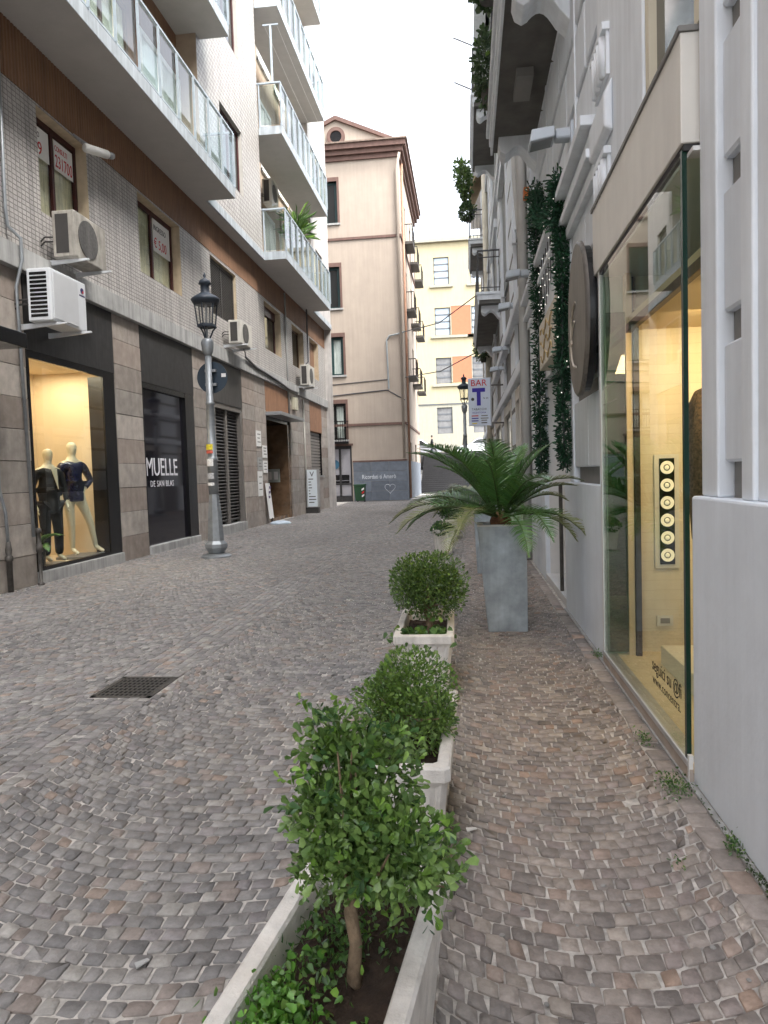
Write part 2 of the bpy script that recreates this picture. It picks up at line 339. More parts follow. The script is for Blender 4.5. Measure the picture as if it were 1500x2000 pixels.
# ================================================================== LEFT: apartment building
XA, XU, XBAL = -6.65, -6.30, -5.56
slab_m = mat('stone_slab', (.37, .335, .30), rough=.55, var=.22, scale=5, rnd=.22, hue=.30, stain=.35, stcol=(.10, .075, .055), streak=.12)
mosaic = tile_mat('mosaic', (.50, .475, .45), (.42, .40, .38), (.235, .22, .21), .105, .075, .010, bump=.9)
mosaic_up = tile_mat('mosaic_upper', (.47, .45, .425), (.41, .385, .36), (.27, .255, .24), .17, .13, .022, bump=.9, offset=.5, streak=.1)
plain_w = mat('render_grey', (.34, .33, .315), rough=.85, var=.1, streak=.2)
ledge_m = mat('ledge_stone', (.40, .40, .39), rough=.8, var=.12, streak=.3, stain=.3, bump=.2)
brown_m = mat('brown_cladding', (.23, .125, .072), rough=.6, var=.12, scale=2, streak=.2)
soffit_m = mat('soffit_paint', (.46, .445, .425), rough=.9, var=.05)
steel_bl = mat('painted_steel', (.36, .415, .46), rough=.5, var=.12, scale=6, stain=.15, stcol=(.22, .2, .19))
conc_edge = mat('slab_edge', (.40, .44, .47), rough=.75, var=.12, streak=.32, stain=.25, stcol=(.24, .24, .24))
black_pan = mat('black_panel', (.032, .031, .031), rough=.55, var=.25, scale=6, wood=True)
black_fr = mat('black_frame', (.008, .008, .009), rough=.25, var=0, spec=.5)
maroon = mat('maroon_frame', (.055, .013, .012), rough=.4, var=.1)
dkwood = mat('dark_wood', (.10, .055, .03), rough=.5, wood=True)
reveal = mat('travertine', (.52, .43, .31), rough=.7, var=.15, scale=4, streak=.15)
curt = mat('curtain', (.74, .66, .48), rough=.9, var=.15, scale=6, wood=True)
curt_w = mat('white_curtain', (.80, .79, .76), rough=.9, var=.05, wood=True)
white_p = mat('white_paper', (.82, .81, .79), rough=.8, var=.03)
red_p = mat('red_print', (.55, .02, .03), rough=.8, var=0); black_p = mat('black_print', (.02, .02, .022), rough=.8, var=0)
slat_dk = mat('dark_slats', (.048, .045, .043), rough=.5, var=.15)
metal_gr = mat('grey_metal', (.30, .31, .32), rough=.45, var=.12, metal=.5)
glass_c = glass('clear_glass', (.93, .96, .95)); glass_r = glass('rail_glass', (.74, .80, .79), extra=.03)
pane_dk = mat('dark_pane', (.02, .022, .022), rough=.06, var=0, spec=.6)
A = thing('apartment_building', 'long grey apartment block with stone clad shops, tiled walls and balconies', 'building', (XA, 13, 0))
bx('core', plain_w, A, (-14, XA-1.9, -10, 34.2, 0, 28))
def slabs(y0, y1, ncol, z0=0., z1=4.77, h=.477, x=XA):
    wd = (y1-y0)/ncol; nz = int(round((z1-z0)/h)); hh = (z1-z0)/nz
    for i in range(nz):
        for j in range(ncol):
            boxp('stone_slab', slab_m, A, x-.05, x+random.choice((0, .003, .006)), y0+j*wd+.004, y0+(j+1)*wd-.004, z0+i*hh+.004, z0+(i+1)*hh-.004, .004)
    bx('pier', black_fr, A, (x-1.9, x-.045, y0, y1, 0, z1))
slabs(7.6, 10.36, 2); bx('wall', plain_w, A, (XA-1.9, XA, -10, 7.6, 0, 4.77))
slabs(13.15, 14.30, 1); slabs(17.16, 18.58, 1); slabs(21.02, 23.56, 2); slabs(26.9, 30.4, 3); slabs(32.9, 34.2, 1)
# ledge, first floor wall with openings, brown cladding, soffit
bx('ledge', ledge_m, A, (XA-1.9, XA+.10, -10, 34.25, 4.77, 5.12), bevel=.01)
W1 = [(11.0, 12.52, 5.9, 7.56), (14.52, 16.73, 5.92, 7.56), (18.75, 20.9, 5.98, 7.52), (23.85, 26.0, 5.9, 7.5), (27.7, 29.7, 5.9, 7.5), (30.85, 32.7, 5.88, 7.55)]
wb = MB(); wall_holes(wb, XA, -10, 34.2, 5.12, 7.6, W1, .004); wb.build('wall', mosaic, A, recalc=False)
for a, c, e, g in W1:
    rb = MB(); wall_holes(rb, XA-.004, a, c, e, g, [(a, c, e, g)], .30); rb.build('reveal', reveal, A, recalc=False)
def window(parent, y0, y1, z0, z1, x, fr, nm=1, back=None, bd=.05, w_=.075, panes=True, gm=None):
    b = MB(); b.box(x-.03, x+.03, y0, y1, z1-w_*1.3, z1); b.box(x-.03, x+.03, y0, y1, z0, z0+w_)
    n = nm+1; step = (y1-y0)/n
    for i in range(n+1):
        yy = min(max(y0+i*step, y0+w_/2), y1-w_/2); b.box(x-.034, x+.034, yy-w_/2, yy+w_/2, z0, z1)
    f = b.build('window', fr, parent, bevel=.004)
    for i in range(n):
        if panes: bx('pane', gm or glass_c, f, (x-.006, x+.004, y0+i*step+w_*.4, y0+(i+1)*step-w_*.4, z0+w_*.9, z1-w_*1.2))
    if back: bx('curtain', back, f, (x-bd-.02, x-bd, y0-.1, y1+.1, z0-.1, z1+.1))
    return f
f = window(A, *W1[0], XA-.24, maroon, 1, curt)
pz = 7.02
for a, c, s1, s2 in ((11.06, 11.68, 'PER INFO', '089'), (11.84, 12.42, 'CONSULTI', '231700')):
    bx('poster', white_p, f, (XA-.222, XA-.219, a, c, pz-.1, 7.42))
    text('lettering', s1, .13, red_p if s2 != '089' else black_p, f, (XA-.218, a+.02, 7.25), '+x', sx=.62); text('lettering', s2, .30, red_p, f, (XA-.218, a+.02, pz-.04), '+x', sx=.60 if s2 != '089' else .9)
f = window(A, *W1[1], XA-.24, maroon, 1, curt)
bx('poster', white_p, f, (XA-.222, XA-.219, 15.72, 16.62, 6.72, 7.44)); text('lettering', 'INGRESSO', .17, black_p, f, (XA-.218, 15.75, 7.2), '+x', sx=.85); text('lettering', '€ 5,00', .30, red_p, f, (XA-.218, 15.75, 6.82), '+x', sx=.85)
bx('shutter_back', slat_dk, A, (XA-.30, XA-.22, 18.75, 20.9, 5.98, 7.52))
sh = window(A, *W1[2], XA-.12, slat_dk, 1, None, panes=False)
for i in range(30): boxp('slat', slat_dk, sh, XA-.15, XA-.10, 18.8, 20.85, 6.06+i*.047, 6.085+i*.047)
window(A, *W1[3], XA-.26, maroon, 0, None, gm=pane_dk); bx('shutter_box', maroon, A, (XA-.30, XA-.20, 23.86, 25.99, 7.2, 7.5))
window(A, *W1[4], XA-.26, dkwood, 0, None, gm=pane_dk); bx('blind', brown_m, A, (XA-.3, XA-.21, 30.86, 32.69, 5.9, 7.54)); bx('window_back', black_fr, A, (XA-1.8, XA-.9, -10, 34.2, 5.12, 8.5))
b = MB(); prof = []
y = -2.0
while y < 34.2: prof += [(XA-.05, y), (XA+.012, y+.012), (XA+.012, y+.055), (XA-.006, y+.067)]; y += .082
vv_ = []
for i, (x, yy) in enumerate(prof): b.v += [(x if x > XA-.02 else XA-.006, yy, 7.6), (x if x > XA-.02 else XA-.006, yy, 8.5)]
for i in range(len(prof)-1): b.f.append((2*i, 2*i+2, 2*i+3, 2*i+1))
b.build('brown_cladding', brown_m, A, recalc=False)
bx('soffit', soffit_m, A, (XA-1.9, XU-.03, -10, 34.2, 8.5, 8.62))
for a, c in ((17.72, 22.79), (30.31, 34.22)): bx('slab_edge', conc_edge, A, (XU-.03, XU+.035, a, c, 8.49, 8.72), bevel=.008)
# upper facade: tiled bays between the loggias
FL = [8.5, 12.4, 16.3, 20.2, 24.1, 28.0]
pale_rev = mat('pale_reveal', (.52, .50, .46), rough=.8, var=.1)
def tiled(y0, y1, wins, mt, x=XU):
    b = MB(); wall_holes(b, x, y0, y1, 8.72, 28, wins, .004); b.poly([(x, y0, 8.72), (x-2, y0, 8.72), (x-2, y0, 28), (x, y0, 28)]); b.poly([(x, y1, 8.72), (x-2, y1, 8.72), (x-2, y1, 28), (x, y1, 28)])
    b.build('wall', mt, A, recalc=False)
    for q in wins: rb = MB(); wall_holes(rb, x-.004, *q, [q], .24); rb.build('reveal', pale_rev, A, recalc=False)
uw = [(19.0, 20.9, 9.75+3.9*k, 11.6+3.9*k) for k in range(5)]
tiled(17.45, 22.75, uw, mosaic_up)
for q in uw[:3]: window(A, *q, XU-.14, maroon, 1, None, gm=pane_dk)
pale_w = mat('pale_plaster', (.50, .475, .455), rough=.85, var=.12, streak=.25)
uw2 = [(31.2, 32.6, 9.75+3.9*k, 11.4+3.9*k) for k in range(5)]
tiled(30.32, 34.2, uw2, pale_w)
for q in uw2[:3]: window(A, *q, XU-.12, dkwood, 0, None, gm=pane_dk)
bx('wall', pale_w, A, (-14, XU-.01, 34.2, 34.24, 0, 28))
# loggias: back walls, doors, curtains
tan_w = mat('tan_plaster', (.42, .33, .25), rough=.85, var=.1)
bx('loggia_wall', brown_m, A, (XU-.72, XU-.5, -10, 17.45, 8.62, 28)); bx('loggia_wall', tan_w, A, (XU-.5, XU-.001, 17.43, 17.449, 8.72, 28)); bx('loggia_wall', tan_w, A, (XU-1.1, XU-.85, 22.75, 30.32, 8.62, 28))
frame_w = mat('white_frame', (.72, .72, .70), rough=.45, var=.05)
for k in range(5):
    z = FL[k]+.25
    for j, y0 in enumerate((3.0, 6.2, 9.4, 12.4, 15.2)):
        f = window(A, y0, y0+2.2, z, z+2.55, XU-.46, dkwood if j % 2 else frame_w, 1, None, w_=.09, panes=k < 2)
        bx('curtain', curt_w if j % 3 else curt, f, (XU-.498, XU-.478, y0, y0+2.2, z, z+2.55))
    if k < 4:
        for y0 in (23.2, 25.9, 28.2):
            f = window(A, y0, y0+1.5, z, z+2.5, XU-.80, frame_w, 1, None, w_=.09, panes=False); bx('curtain', curt_w if y0 < 28 else curt, f, (XU-.84, XU-.825, y0, y0+1.5, z, z+2.5))
# balconies
post_me = box_mesh(.05, .012, 1.30, steel_bl); post_me2 = box_mesh(.035, .035, 1.36, steel_bl)
def balcony(y0, y1, z, left_end=True, right_end=True, rail=1.36, xin=XU):
    s = bx('balcony', soffit_m, A, (xin-.5, XBAL-.012, y0+.012, y1-.012, z-.003, z+.2))
    b = MB(); b.box(XBAL-.012, XBAL, y0, y1, z, z+.25)
    if left_end: b.box(xin+.03, XBAL-.012, y0, y0+.012, z, z+.25)
    if right_end: b.box(xin+.03, XBAL-.012, y1-.012, y1, z, z+.25)
    b.build('fascia', conc_edge, s)
    zr = z+.25+rail; b = MB(); b.box(XBAL-.05, XBAL+.01, y0, y1, zr-.05, zr)
    if left_end: b.box(xin, XBAL-.05, y0, y0+.06, zr-.05, zr)
    if right_end: b.box(xin, XBAL-.05, y1-.06, y1, zr-.05, zr)
    b.build('handrail', steel_bl, s, bevel=.004)
    n = max(2, int(round((y1-y0)/.85))); st = (y1-y0-.06)/n
    for i in range(n+1):
        yy = y0+.03+i*st; piece('railing_post', post_me, (XBAL+.012, yy, zr-.69), s); piece('railing_post', post_me2, (XBAL-.02, yy+.07, zr-.72), s)
        if i < n: bx('glass_pane', glass_r, s, (XBAL-.030, XBAL-.022, yy+.10, yy+st-.03, z+.33, zr-.10)); 
    b = MB(); b.box(XBAL-.035, XBAL-.012, y0, y1, z+.28, z+.315); b.build('bottom_rail', steel_bl, s)
    for fl, ye in ((left_end, y0+.03), (right_end, y1-.03)):
        if fl:
            bx('glass_pane', glass_r, s, (xin+.1, XBAL-.08, ye-.004, ye+.004, z+.3, zr-.08)); piece('railing_post', post_me2, (xin+.06, ye, zr-.7), s)
    return s
for k in range(3): balcony(2.0 if k < 2 else 8, 17.72, FL[k], left_end=True)
for k in range(5): balcony(22.8, 30.3, FL[k], xin=XU-.02)
# little clothes-drying post with lines on the second balcony
dp = thing('drying_rack', 'tall steel clothes line post clamped on the second floor balcony rail', 'clothes line', (XBAL-.25, 22.85, 14.01))
MB().box(XBAL-.28, XBAL-.22, 22.83, 22.87, 14.012, 15.75).build('post', steel_bl, dp); MB().box(XBAL-.5, XBAL, 22.83, 22.87, 15.75, 15.79).build('crossbar', steel_bl, dp)
for x in (XBAL-.45, XBAL-.05): MB().tube([(x, 22.85, 15.77), (x, 26.5, 15.70), (x, 30.2, 15.77)], .006, 4).build('line', white_p, dp)

# ---- shop with the lit window
cream_in = mat('shop_interior', (.74, .60, .42), rough=.8, var=.05, scale=1)
sh1 = bx('shop_interior', cream_in, A, (XA-1.45, XA-1.40, 10.36, 13.15, .2, 3.62), (XA-1.4, XA-.02, 10.34, 10.37, .2, 3.62), (XA-1.4, XA-.10, 12.74, 12.80, .2, 3.62), (XA-1.4, XA-.03, 10.36, 12.8, .13, .2), (XA-1.4, XA-.03, 10.36, 12.8, 3.6, 3.64))
bx('sill', ledge_m, A, (XA-.4, XA+.05, 10.38, 13.13, -.02, .19), bevel=.01)
bx('window_frame', black_fr, A, (XA-.05, XA+.0, 10.38, 10.44, .19, 3.62), (XA-.05, XA, 10.44, 13.13, 3.5, 3.62), (XA-.30, XA-.004, 12.70, 13.13, .19, 3.5), (XA-.05, XA, 10.44, 12.7, .19, .25))
bx('shop_glass', glass_c, A, (XA-.03, XA-.02, 10.44, 12.70, .25, 3.5))
for a, c in ((10.38, 13.14), (14.31, 17.15), (18.59, 21.01)):
    bx('fascia_panel', black_pan if a < 18 else mat('charcoal_panel', (.065, .061, .057), rough=.6, wood=True), A, (XA-.3, XA+.004, a, c, 3.62, 4.768))
for k, (yy, xx) in enumerate(((11.0, -.7), (12.1, -.6))):
    l = bpy.data.lights.new('shop_lamp', 'AREA'); l.shape = 'RECTANGLE'; l.size = 1.0; l.size_y = .6; l.energy = 5; l.color = (1, .84, .60)
    o = bpy.data.objects.new('shop_lamp', l); C.objects.link(o); o.location = (XA+xx, yy, 3.57); o.rotation_euler = (0, 0, 0); o.parent = A; o.matrix_parent_inverse = Matrix.Translation(-Vector((XA, 13, 0)))
# ---- dark shop with lettering
bx('sill', ledge_m, A, (XA-.5, XA+.05, 14.32, 17.14, -.02, .17), bevel=.01)
bx('shop_interior', black_fr, A, (XA-.9, XA-.85, 14.3, 17.2, .1, 3.62))
bx('window_frame', black_fr, A, (XA-.35, XA-.01, 14.31, 14.37, .17, 3.62), (XA-.35, XA-.005, 16.62, 17.14, .17, 3.62), (XA-.35, XA-.01, 14.37, 16.62, 3.5, 3.62))
sg = bx('shop_glass', mat('smoked_glass', (.012, .011, .016), rough=.05, var=0, spec=.55), A, (XA-.10, XA-.08, 14.37, 16.62, .17, 3.5))
let_m = mat('silver_letters', (.72, .72, .76), rough=.5, var=0)
text('lettering', 'MUELLE', .56, let_m, sg, (XA-.075, 14.47, 1.66), '+x', sx=.86, ext=.004); text('lettering', 'DE SAN BLAS', .19, let_m, sg, (XA-.075, 14.66, 1.42), '+x', sx=.98, ext=.003, space=1.15)
# ---- louvred double door
ld = bx('louvred_door', mat('taupe_metal', (.17, .155, .14), rough=.5, var=.1), A, (XA-.30, XA-.02, 18.6, 18.72, .25, 3.62), (XA-.30, XA-.02, 20.86, 21.0, .25, 3.62), (XA-.3, XA-.02, 18.72, 20.86, 3.48, 3.62), (XA-.20, XA-.09, 19.72, 19.86, .25, 3.48))
bx('sill', ledge_m, A, (XA-.4, XA+.04, 18.6, 21.0, -.02, .25), bevel=.01)
bx('door_back', black_fr, ld, (XA-.32, XA-.24, 18.6, 21.0, .25, 3.5))
sl_me = box_mesh(.09, .98, .035, slat_dk)
for yc in (19.22, 20.36):
    for i in range(34): piece('slat', sl_me, (XA-.17, yc, .36+i*.0925), ld, (0, R(-35), 0))
# ---- house doorway with canopy
marble = mat('brown_marble', (.16, .10, .06), rough=.25, var=.35, scale=3, stain=.5, stcol=(.26, .22, .17))
dw = bx('doorway', marble, A, (XA-1.9, XA-.05, 26.62, 26.9, 0, 3.6), (XA-1.9, XA-1.6, 23.56, 26.62, 0, 3.6), (XA-1.6, XA-.1, 23.57, 26.62, .0, .12))
bx('ceiling', black_fr, dw, (XA-1.9, XA-.05, 23.56, 26.9, 3.5, 3.62))
bx('mailboxes', mat('mailbox', (.42, .45, .42), rough=.5, var=.1), dw, (XA-1.2, XA-.4, 26.57, 26.615, 1.35, 1.85))
for i in range(3): bx('letter_slot', white_p, dw, (XA-1.12+i*.25, XA-.97+i*.25, 26.562, 26.568, 1.45, 1.75))
bx('canopy', metal_gr, A, (XA-.02, XA+.55, 23.5, 26.95, 3.62, 3.74), bevel=.01)
bx('orange_panel', mat('rust_panel', (.30, .155, .085), rough=.65, var=.12, streak=.25), A, (XA-.3, XA+.003, 23.57, 26.89, 3.745, 4.768))
# ---- roller shutter window and panel
bx('orange_panel', MATS['rust_panel'], A, (XA-.3, XA+.003, 30.41, 32.89, 3.5, 4.768))
bx('wall', slab_m, A, (XA-.3, XA, 30.41, 32.89, 0, 1.55)); bx('shutter_back', slat_dk, A, (XA-.3, XA-.2, 30.41, 32.89, 1.55, 3.5))
for i in range(14): boxp('slat', mat('shutter_slat', (.22, .20, .18), rough=.5), A, XA-.2, XA-.12, 30.42, 32.88, 1.56+i*.138, 1.665+i*.138)
bx('sill', ledge_m, A, (XA-.1, XA+.06, 30.42, 32.88, 1.50, 1.556))

# ================================================================== END OF THE STREET: beige house
bwall = mat('beige_plaster', (.41, .345, .285), rough=.9, var=.05, scale=1.5, streak=.07, bump=.1, bscale=25)
btrim = mat('redbrown_trim', (.155, .092, .075), rough=.75, var=.12, streak=.15)
gfr = mat('green_frame', (.014, .045, .045), rough=.45, var=.1)
YB, XC = 40.5, -3.36
Bd = thing('beige_house', 'tall beige house with red brown cornice, gable and green window frames', 'house', (-6.5, YB, 0))
BW = [(-8.2, -6.85, 15.65, 17.95), (-8.2, -6.85, 10.95, 13.25), (-8.1, -6.78, 7.2, 9.35), (-8.05, -6.75, 3.55, 5.6), (-7.95, -6.5, 0, 3.2)]
b = MB(); wall_holes(b, YB, -16, XC, 0, 19.0, BW, .3, out=-1, ax='y'); b.build('wall', bwall, Bd, recalc=False)
SW = [(43.2+4.2*i, 44.4+4.2*i, 1.2+3.9*k+(2.4 if k else 0), 3.4+3.9*k+(2.4 if k else 0)) for i in range(3) for k in range(4)]
b = MB(); wall_holes(b, XC, YB, 52.0, 0, 19.0, SW, .3); b.build('wall', bwall, Bd, recalc=False)
bx('wall', bwall, Bd, (-16, XC-.31, 51.8, 52, 0, 19)); bx('core', plain_w, Bd, (-15.8, XC-.9, YB+.9, 51.7, 0, 19))
for i, (a, c, e, g) in enumerate(BW[:4]):
    b = MB(); b.box(a, c, YB+.16, YB+.22, e, e+.1); b.box(a, c, YB+.16, YB+.22, g-.14, g)
    for xx in (a, (a+c)/2-.08, c-.16): b.box(xx, xx+.16, YB+.155, YB+.225, e, g)
    f = b.build('window', gfr if i < 3 else black_fr, Bd)
    bx('pane', pane_dk if i < 2 else glass_c, f, (a, c, YB+.185, YB+.195, e+.1, g-.14))
    if i >= 2: bx('curtain', curt_w, f, (a, c, YB+.26, YB+.27, e, g))
    bx('window_trim', btrim, Bd, (a-.12, c+.12, YB-.04, YB+.15, g, g+.22), (c, c+.12, YB-.035, YB+.12, e, g), bevel=0); bx('sill', ledge_m, Bd, (a-.15, c+.15, YB-.08, YB+.15, e-.1, e))
# railing in front of the low window
rl = bx('railing', black_fr, Bd, (-8.2, -6.62, YB-.30, YB-.27, 4.55, 4.60), (-8.2, -6.62, YB-.3, YB-.0, 3.32, 3.44), (-6.66, -6.62, YB-.30, YB, 4.55, 4.60))
for i in range(12): boxp('railing_bar', black_fr, rl, -8.15+i*.135, -8.125+i*.135, YB-.295, YB-.275, 3.44, 4.55)
# garage door of the ground floor: two leaves, dark openings and a round sign
gd = bx('door', mat('grey_door', (.33, .32, .34), rough=.5, var=.1), Bd, (-7.94, -6.51, YB+.14, YB+.2, .35, 3.1))
bx('frame', black_pan, gd, (-7.95, -6.5, YB+.09, YB+.14, 3.02, 3.2), (-7.26, -7.14, YB+.08, YB+.14, 0, 3.02), (-6.6, -6.5, YB+.09, YB+.14, 0, 3.02), (-7.95, -7.85, YB+.09, YB+.14, 0, 3.02), (-7.95, -6.5, YB+.092, YB+.142, 0, .32), (-7.85, -6.6, YB+.09, YB+.141, .98, 1.06))
for x0, x1 in ((-7.84, -7.27), (-7.13, -6.7)):
    for z0, z1 in ((1.08, 1.2), (1.25, 1.55)): bx('opening', black_fr, gd, (x0, x1, YB+.12, YB+.138, z0, z1))
MB().lathe([(.27, 0), (.27, .02)], (-7.52, YB+.105, 2.15), 24, 'y').build('round_sign', mat('blue_sign', (.05, .14, .22), rough=.5), gd)
bx('door_lintel', btrim, Bd, (-8.1, -6.4, YB-.05, YB+.1, 3.2, 3.32))
pl_m = mat('slate_slab', (.155, .175, .205), rough=.6, var=.15, scale=4, rnd=.15)
for i in range(4):
    for j in range(3): boxp('stone_slab', pl_m, Bd, -6.43+j*1.023+.005, -6.43+(j+1)*1.023-.005, YB-.04, YB+.01, .02+i*.555+.005, .02+(i+1)*.555-.005)
bx('plinth_cap', btrim, Bd, (-6.45, XC+.045, YB-.05, YB, 2.25, 2.33))
bx('plinth', pl_m, Bd, (XC-.01, XC+.04, YB-.04, 52, 0, 2.25))
for z in (14.75, 4.36): bx('string_course', btrim, Bd, (-16, XC+.06, YB-.06, YB+.02, z-.07, z+.07)), bx('string_course', btrim, Bd, (XC, XC+.06, YB+.021, 52, z-.07, z+.07))
# cornice in three steps, gable with its round opening, tiled edge
for i, (o_, z0, z1) in enumerate(((.12, 19.0, 19.25), (.28, 19.25, 19.5), (.45, 19.5, 19.78))): bx('cornice', btrim, Bd, (-16, XC+o_, YB-o_, 52, z0, z1))
rooft = mat('roof_tile', (.20, .15, .12), rough=.85, var=.35, scale=6)
bx('roof_edge', rooft, Bd, (-16, XC+.55, YB-.55, 52.1, 19.78, 19.86))
gp = [(-9.9, 19.8), (-3.75, 19.86), (-3.9, 20.05), (-6.82, 21.35), (-9.9, 20.05)]
MB().prism([(p[0], p[1]) for p in gp], 'y', YB+.15, YB+.4).build('gable', bwall, Bd)
MB().prism([(-6.82, 21.55), (-3.6, 20.12), (-3.6, 19.92), (-6.82, 21.32), (-9.9, 19.98), (-9.9, 20.2)], 'y', YB+.0, YB+.45).build('gable_coping', btrim, Bd)
n = 28; ro, ri = .52, .33
MB().rings([[(-6.82+r_*math.cos(2*math.pi*j/n), YB+yy, 20.42+r_*math.sin(2*math.pi*j/n)) for j in range(n)] for r_, yy in ((ri, .14), (ri, .05), (ro, .05), (ro, .14))], cap0=False, cap1=False).build('round_window', btrim, Bd)
MB().lathe([(ri, 0), (ri, .02)], (-6.82, YB+.11, 20.42), 24, 'y').build('opening', black_fr, Bd)
pipe_t = mat('copper_pipe', (.36, .20, .13), rough=.5, var=.15)
MB().tube([(XC+.1, YB-.35, 19.1), (XC-.12, YB-.12, 18.3), (XC-.12, YB-.12, 2.4)], .075, 8).build('downpipe', bwall, Bd, smooth=True)
MB().tube([(XC+.1, YB+.9, 19), (XC+.1, YB+.9, .1)], .07, 8).build('downpipe', pipe_t, Bd, smooth=True)
# side balconies with dark rails and plants
for q in SW: bx('window', black_fr, Bd, (XC-.25, XC-.2, *q))
for i in range(3):
    for k in range(1, 4):
        y0 = 43.0+4.2*i; z = 3.55+3.9*k-.15
        s = bx('balcony', iron, Bd, (XC, XC+.55, y0-.3, y0+1.7, z-.15, z)); bx('railing', black_fr, s, (XC+.5, XC+.53, y0-.3, y0+1.7, z+.95, z+1.0), (XC+.5, XC+.53, y0-.3, y0+1.7, z, z+.05), *[(XC+.5, XC+.525, y0-.3+j*.22, y0-.275+j*.22, z, z+.95) for j in range(10)], (XC, XC+.5, y0-.3, y0-.27, z+.95, z+1.0), *[(XC+.05+j*.15, XC+.07+j*.15, y0-.3, y0-.28, z, z+.95) for j in range(3)])
# graffiti, conduit, wall lamp arm
gw = mat('white_marker', (.75, .77, .8), rough=.7, var=0)
text('graffiti', 'Ricordati ti Amerò', .34, gw, Bd, (-5.95, YB-.045, 1.28), '-y', sx=.75, ext=.001)
ht = [(-4.35+.30*(16*math.sin(t)**3)/16, YB-.045, .72+.30*(13*math.cos(t)-5*math.cos(2*t)-2*math.cos(3*t)-math.cos(4*t))/16) for t in np.linspace(0, 2*math.pi, 24)]
MB().tube(ht, .009, 4).build('graffiti', gw, Bd)
cb_m = mat('cable', (.09, .09, .095), rough=.6, var=0); cond = mat('conduit', (.30, .33, .34), rough=.5, var=.1)
MB().tube([(-7.9, YB-.02, 6.02), (-5.2, YB-.02, 6.2), (-4.35, YB-.02, 6.25), (-3.36, YB-.02, 5.65)], .03, 5).build('cable', cb_m, Bd)
MB().tube([(-7.9, YB-.02, 6.65), (-4.2, YB-.02, 6.85)], .022, 5).build('cable', cb_m, Bd)
MB().tube([(-4.25, YB-.04, 6.3), (-4.3, YB-.05, 9.0), (-4.15, YB-.06, 9.25), (-3.7, YB-.1, 9.32), (-3.3, YB-.1, 9.42)], .045, 6).build('conduit', cond, Bd)

# ================================================================== yellow house above the stairs
yel = mat('yellow_plaster', (.50, .435, .275), rough=.9, var=.05, scale=.8, streak=.06); yel2 = mat('pale_yellow', (.37, .355, .285), rough=.9, var=.05, streak=.08)
orange = mat('orange_panel', (.47, .17, .09), rough=.8, var=.05); cfr = mat('grey_window_frame', (.13, .14, .15), rough=.5, var=.05)
YC = 75.0
Cd = thing('yellow_house', 'pale yellow building with orange panels standing above the stairs', 'building', (-1, YC, 3.1))
CW = [(-2.92+dx, -1.34+dx, z0, z1) for dx in (-7.2, 0, 3.75, 7.4) for z0, z1 in ((20.75, 23.5), (15.6, 18.4), (10.65, 13.3), (5.5, 8.2))]
b = MB(); wall_holes(b, YC, -14, 9, 8.55, 25.0, [q for q in CW if q[2] > 9], .25, out=-1, ax='y'); b.build('wall', yel, Cd, recalc=False)
b = MB(); wall_holes(b, YC, -14, 9, 3.0, 8.55, [q for q in CW if q[2] < 9], .25, out=-1, ax='y'); b.build('wall', yel2, Cd, recalc=False)
bx('core', yel2, Cd, (-14, 9, YC+.5, YC+10, 3.05, 25))
bx('cornice', yel2, Cd, (-14.3, 9.3, YC-.35, YC+10.3, 25.0, 25.35)); bx('string_course', cfr, Cd, (-14, 9, YC-.06, YC, 8.5, 8.62))
sky_p = mat('pale_pane', (.35, .42, .48), rough=.08, var=.15, spec=.8); gr_p = mat('grey_pane', (.20, .20, .20), rough=.15, var=.2)
for a, c, e, g in CW:
    b = MB()
    for j in range(5):
        zz = e+(g-e)*j/4; b.box(a, c, YC+.12, YC+.19, max(e, zz-.07), min(g, zz+.07))
    b.box(a, a+.1, YC+.12, YC+.19, e, g); b.box(c-.1, c, YC+.12, YC+.19, e, g); f = b.build('window', cfr, Cd)
    for j in range(4): bx('pane', sky_p if e > 14 else gr_p, f, (a+.1, c-.1, YC+.15, YC+.16, e+(g-e)*j/4+.07, e+(g-e)*(j+1)/4-.07))
    if e > 9: bx('sill', yel2, Cd, (a-.4, (c+.4 if e > 19 else c+2.6), YC-.2, YC, e-.3, e-.06))
for z0, z1 in ((15.6, 18.5), (10.75, 13.35)):
    for x0 in (-1.22, 2.52): bx('panel', orange, Cd, (x0, x0+1.98, YC-.04, YC, z0, z1)); bx('panel_trim', yel2, Cd, (x0-.08, x0, YC-.06, YC, z0, z1), (x0+1.98, x0+2.06, YC-.06, YC, z0, z1), (x0-.08, x0+2.06, YC-.06, YC, z1, z1+.08))

# ================================================================== RIGHT: white ornate house
XD = 1.10
dw_m = mat('white_stucco', (.75, .79, .83), rough=.8, var=.06, scale=2, streak=.10, stain=.10, stcol=(.40, .40, .40), bump=.15, bscale=35)
dw_b = mat('white_block', (.69, .735, .785), rough=.8, var=.06, scale=2, rnd=.04, streak=.08)
plin = mat('plinth_paint', (.76, .815, .88), rough=.75, var=.05, scale=2.5, streak=.05, stain=.40, stcol=(.60, .635, .69), bump=.25, bscale=18)
gapm = mat('recess_grey', (.22, .215, .205), rough=.9, var=.1)
warm_w = mat('cream_panel', (.72, .695, .64), rough=.6, var=.05, streak=.05)
D = thing('white_house', 'ornate white stuccoed house with shop windows and corbelled balconies', 'house', (XD, 8, 0))
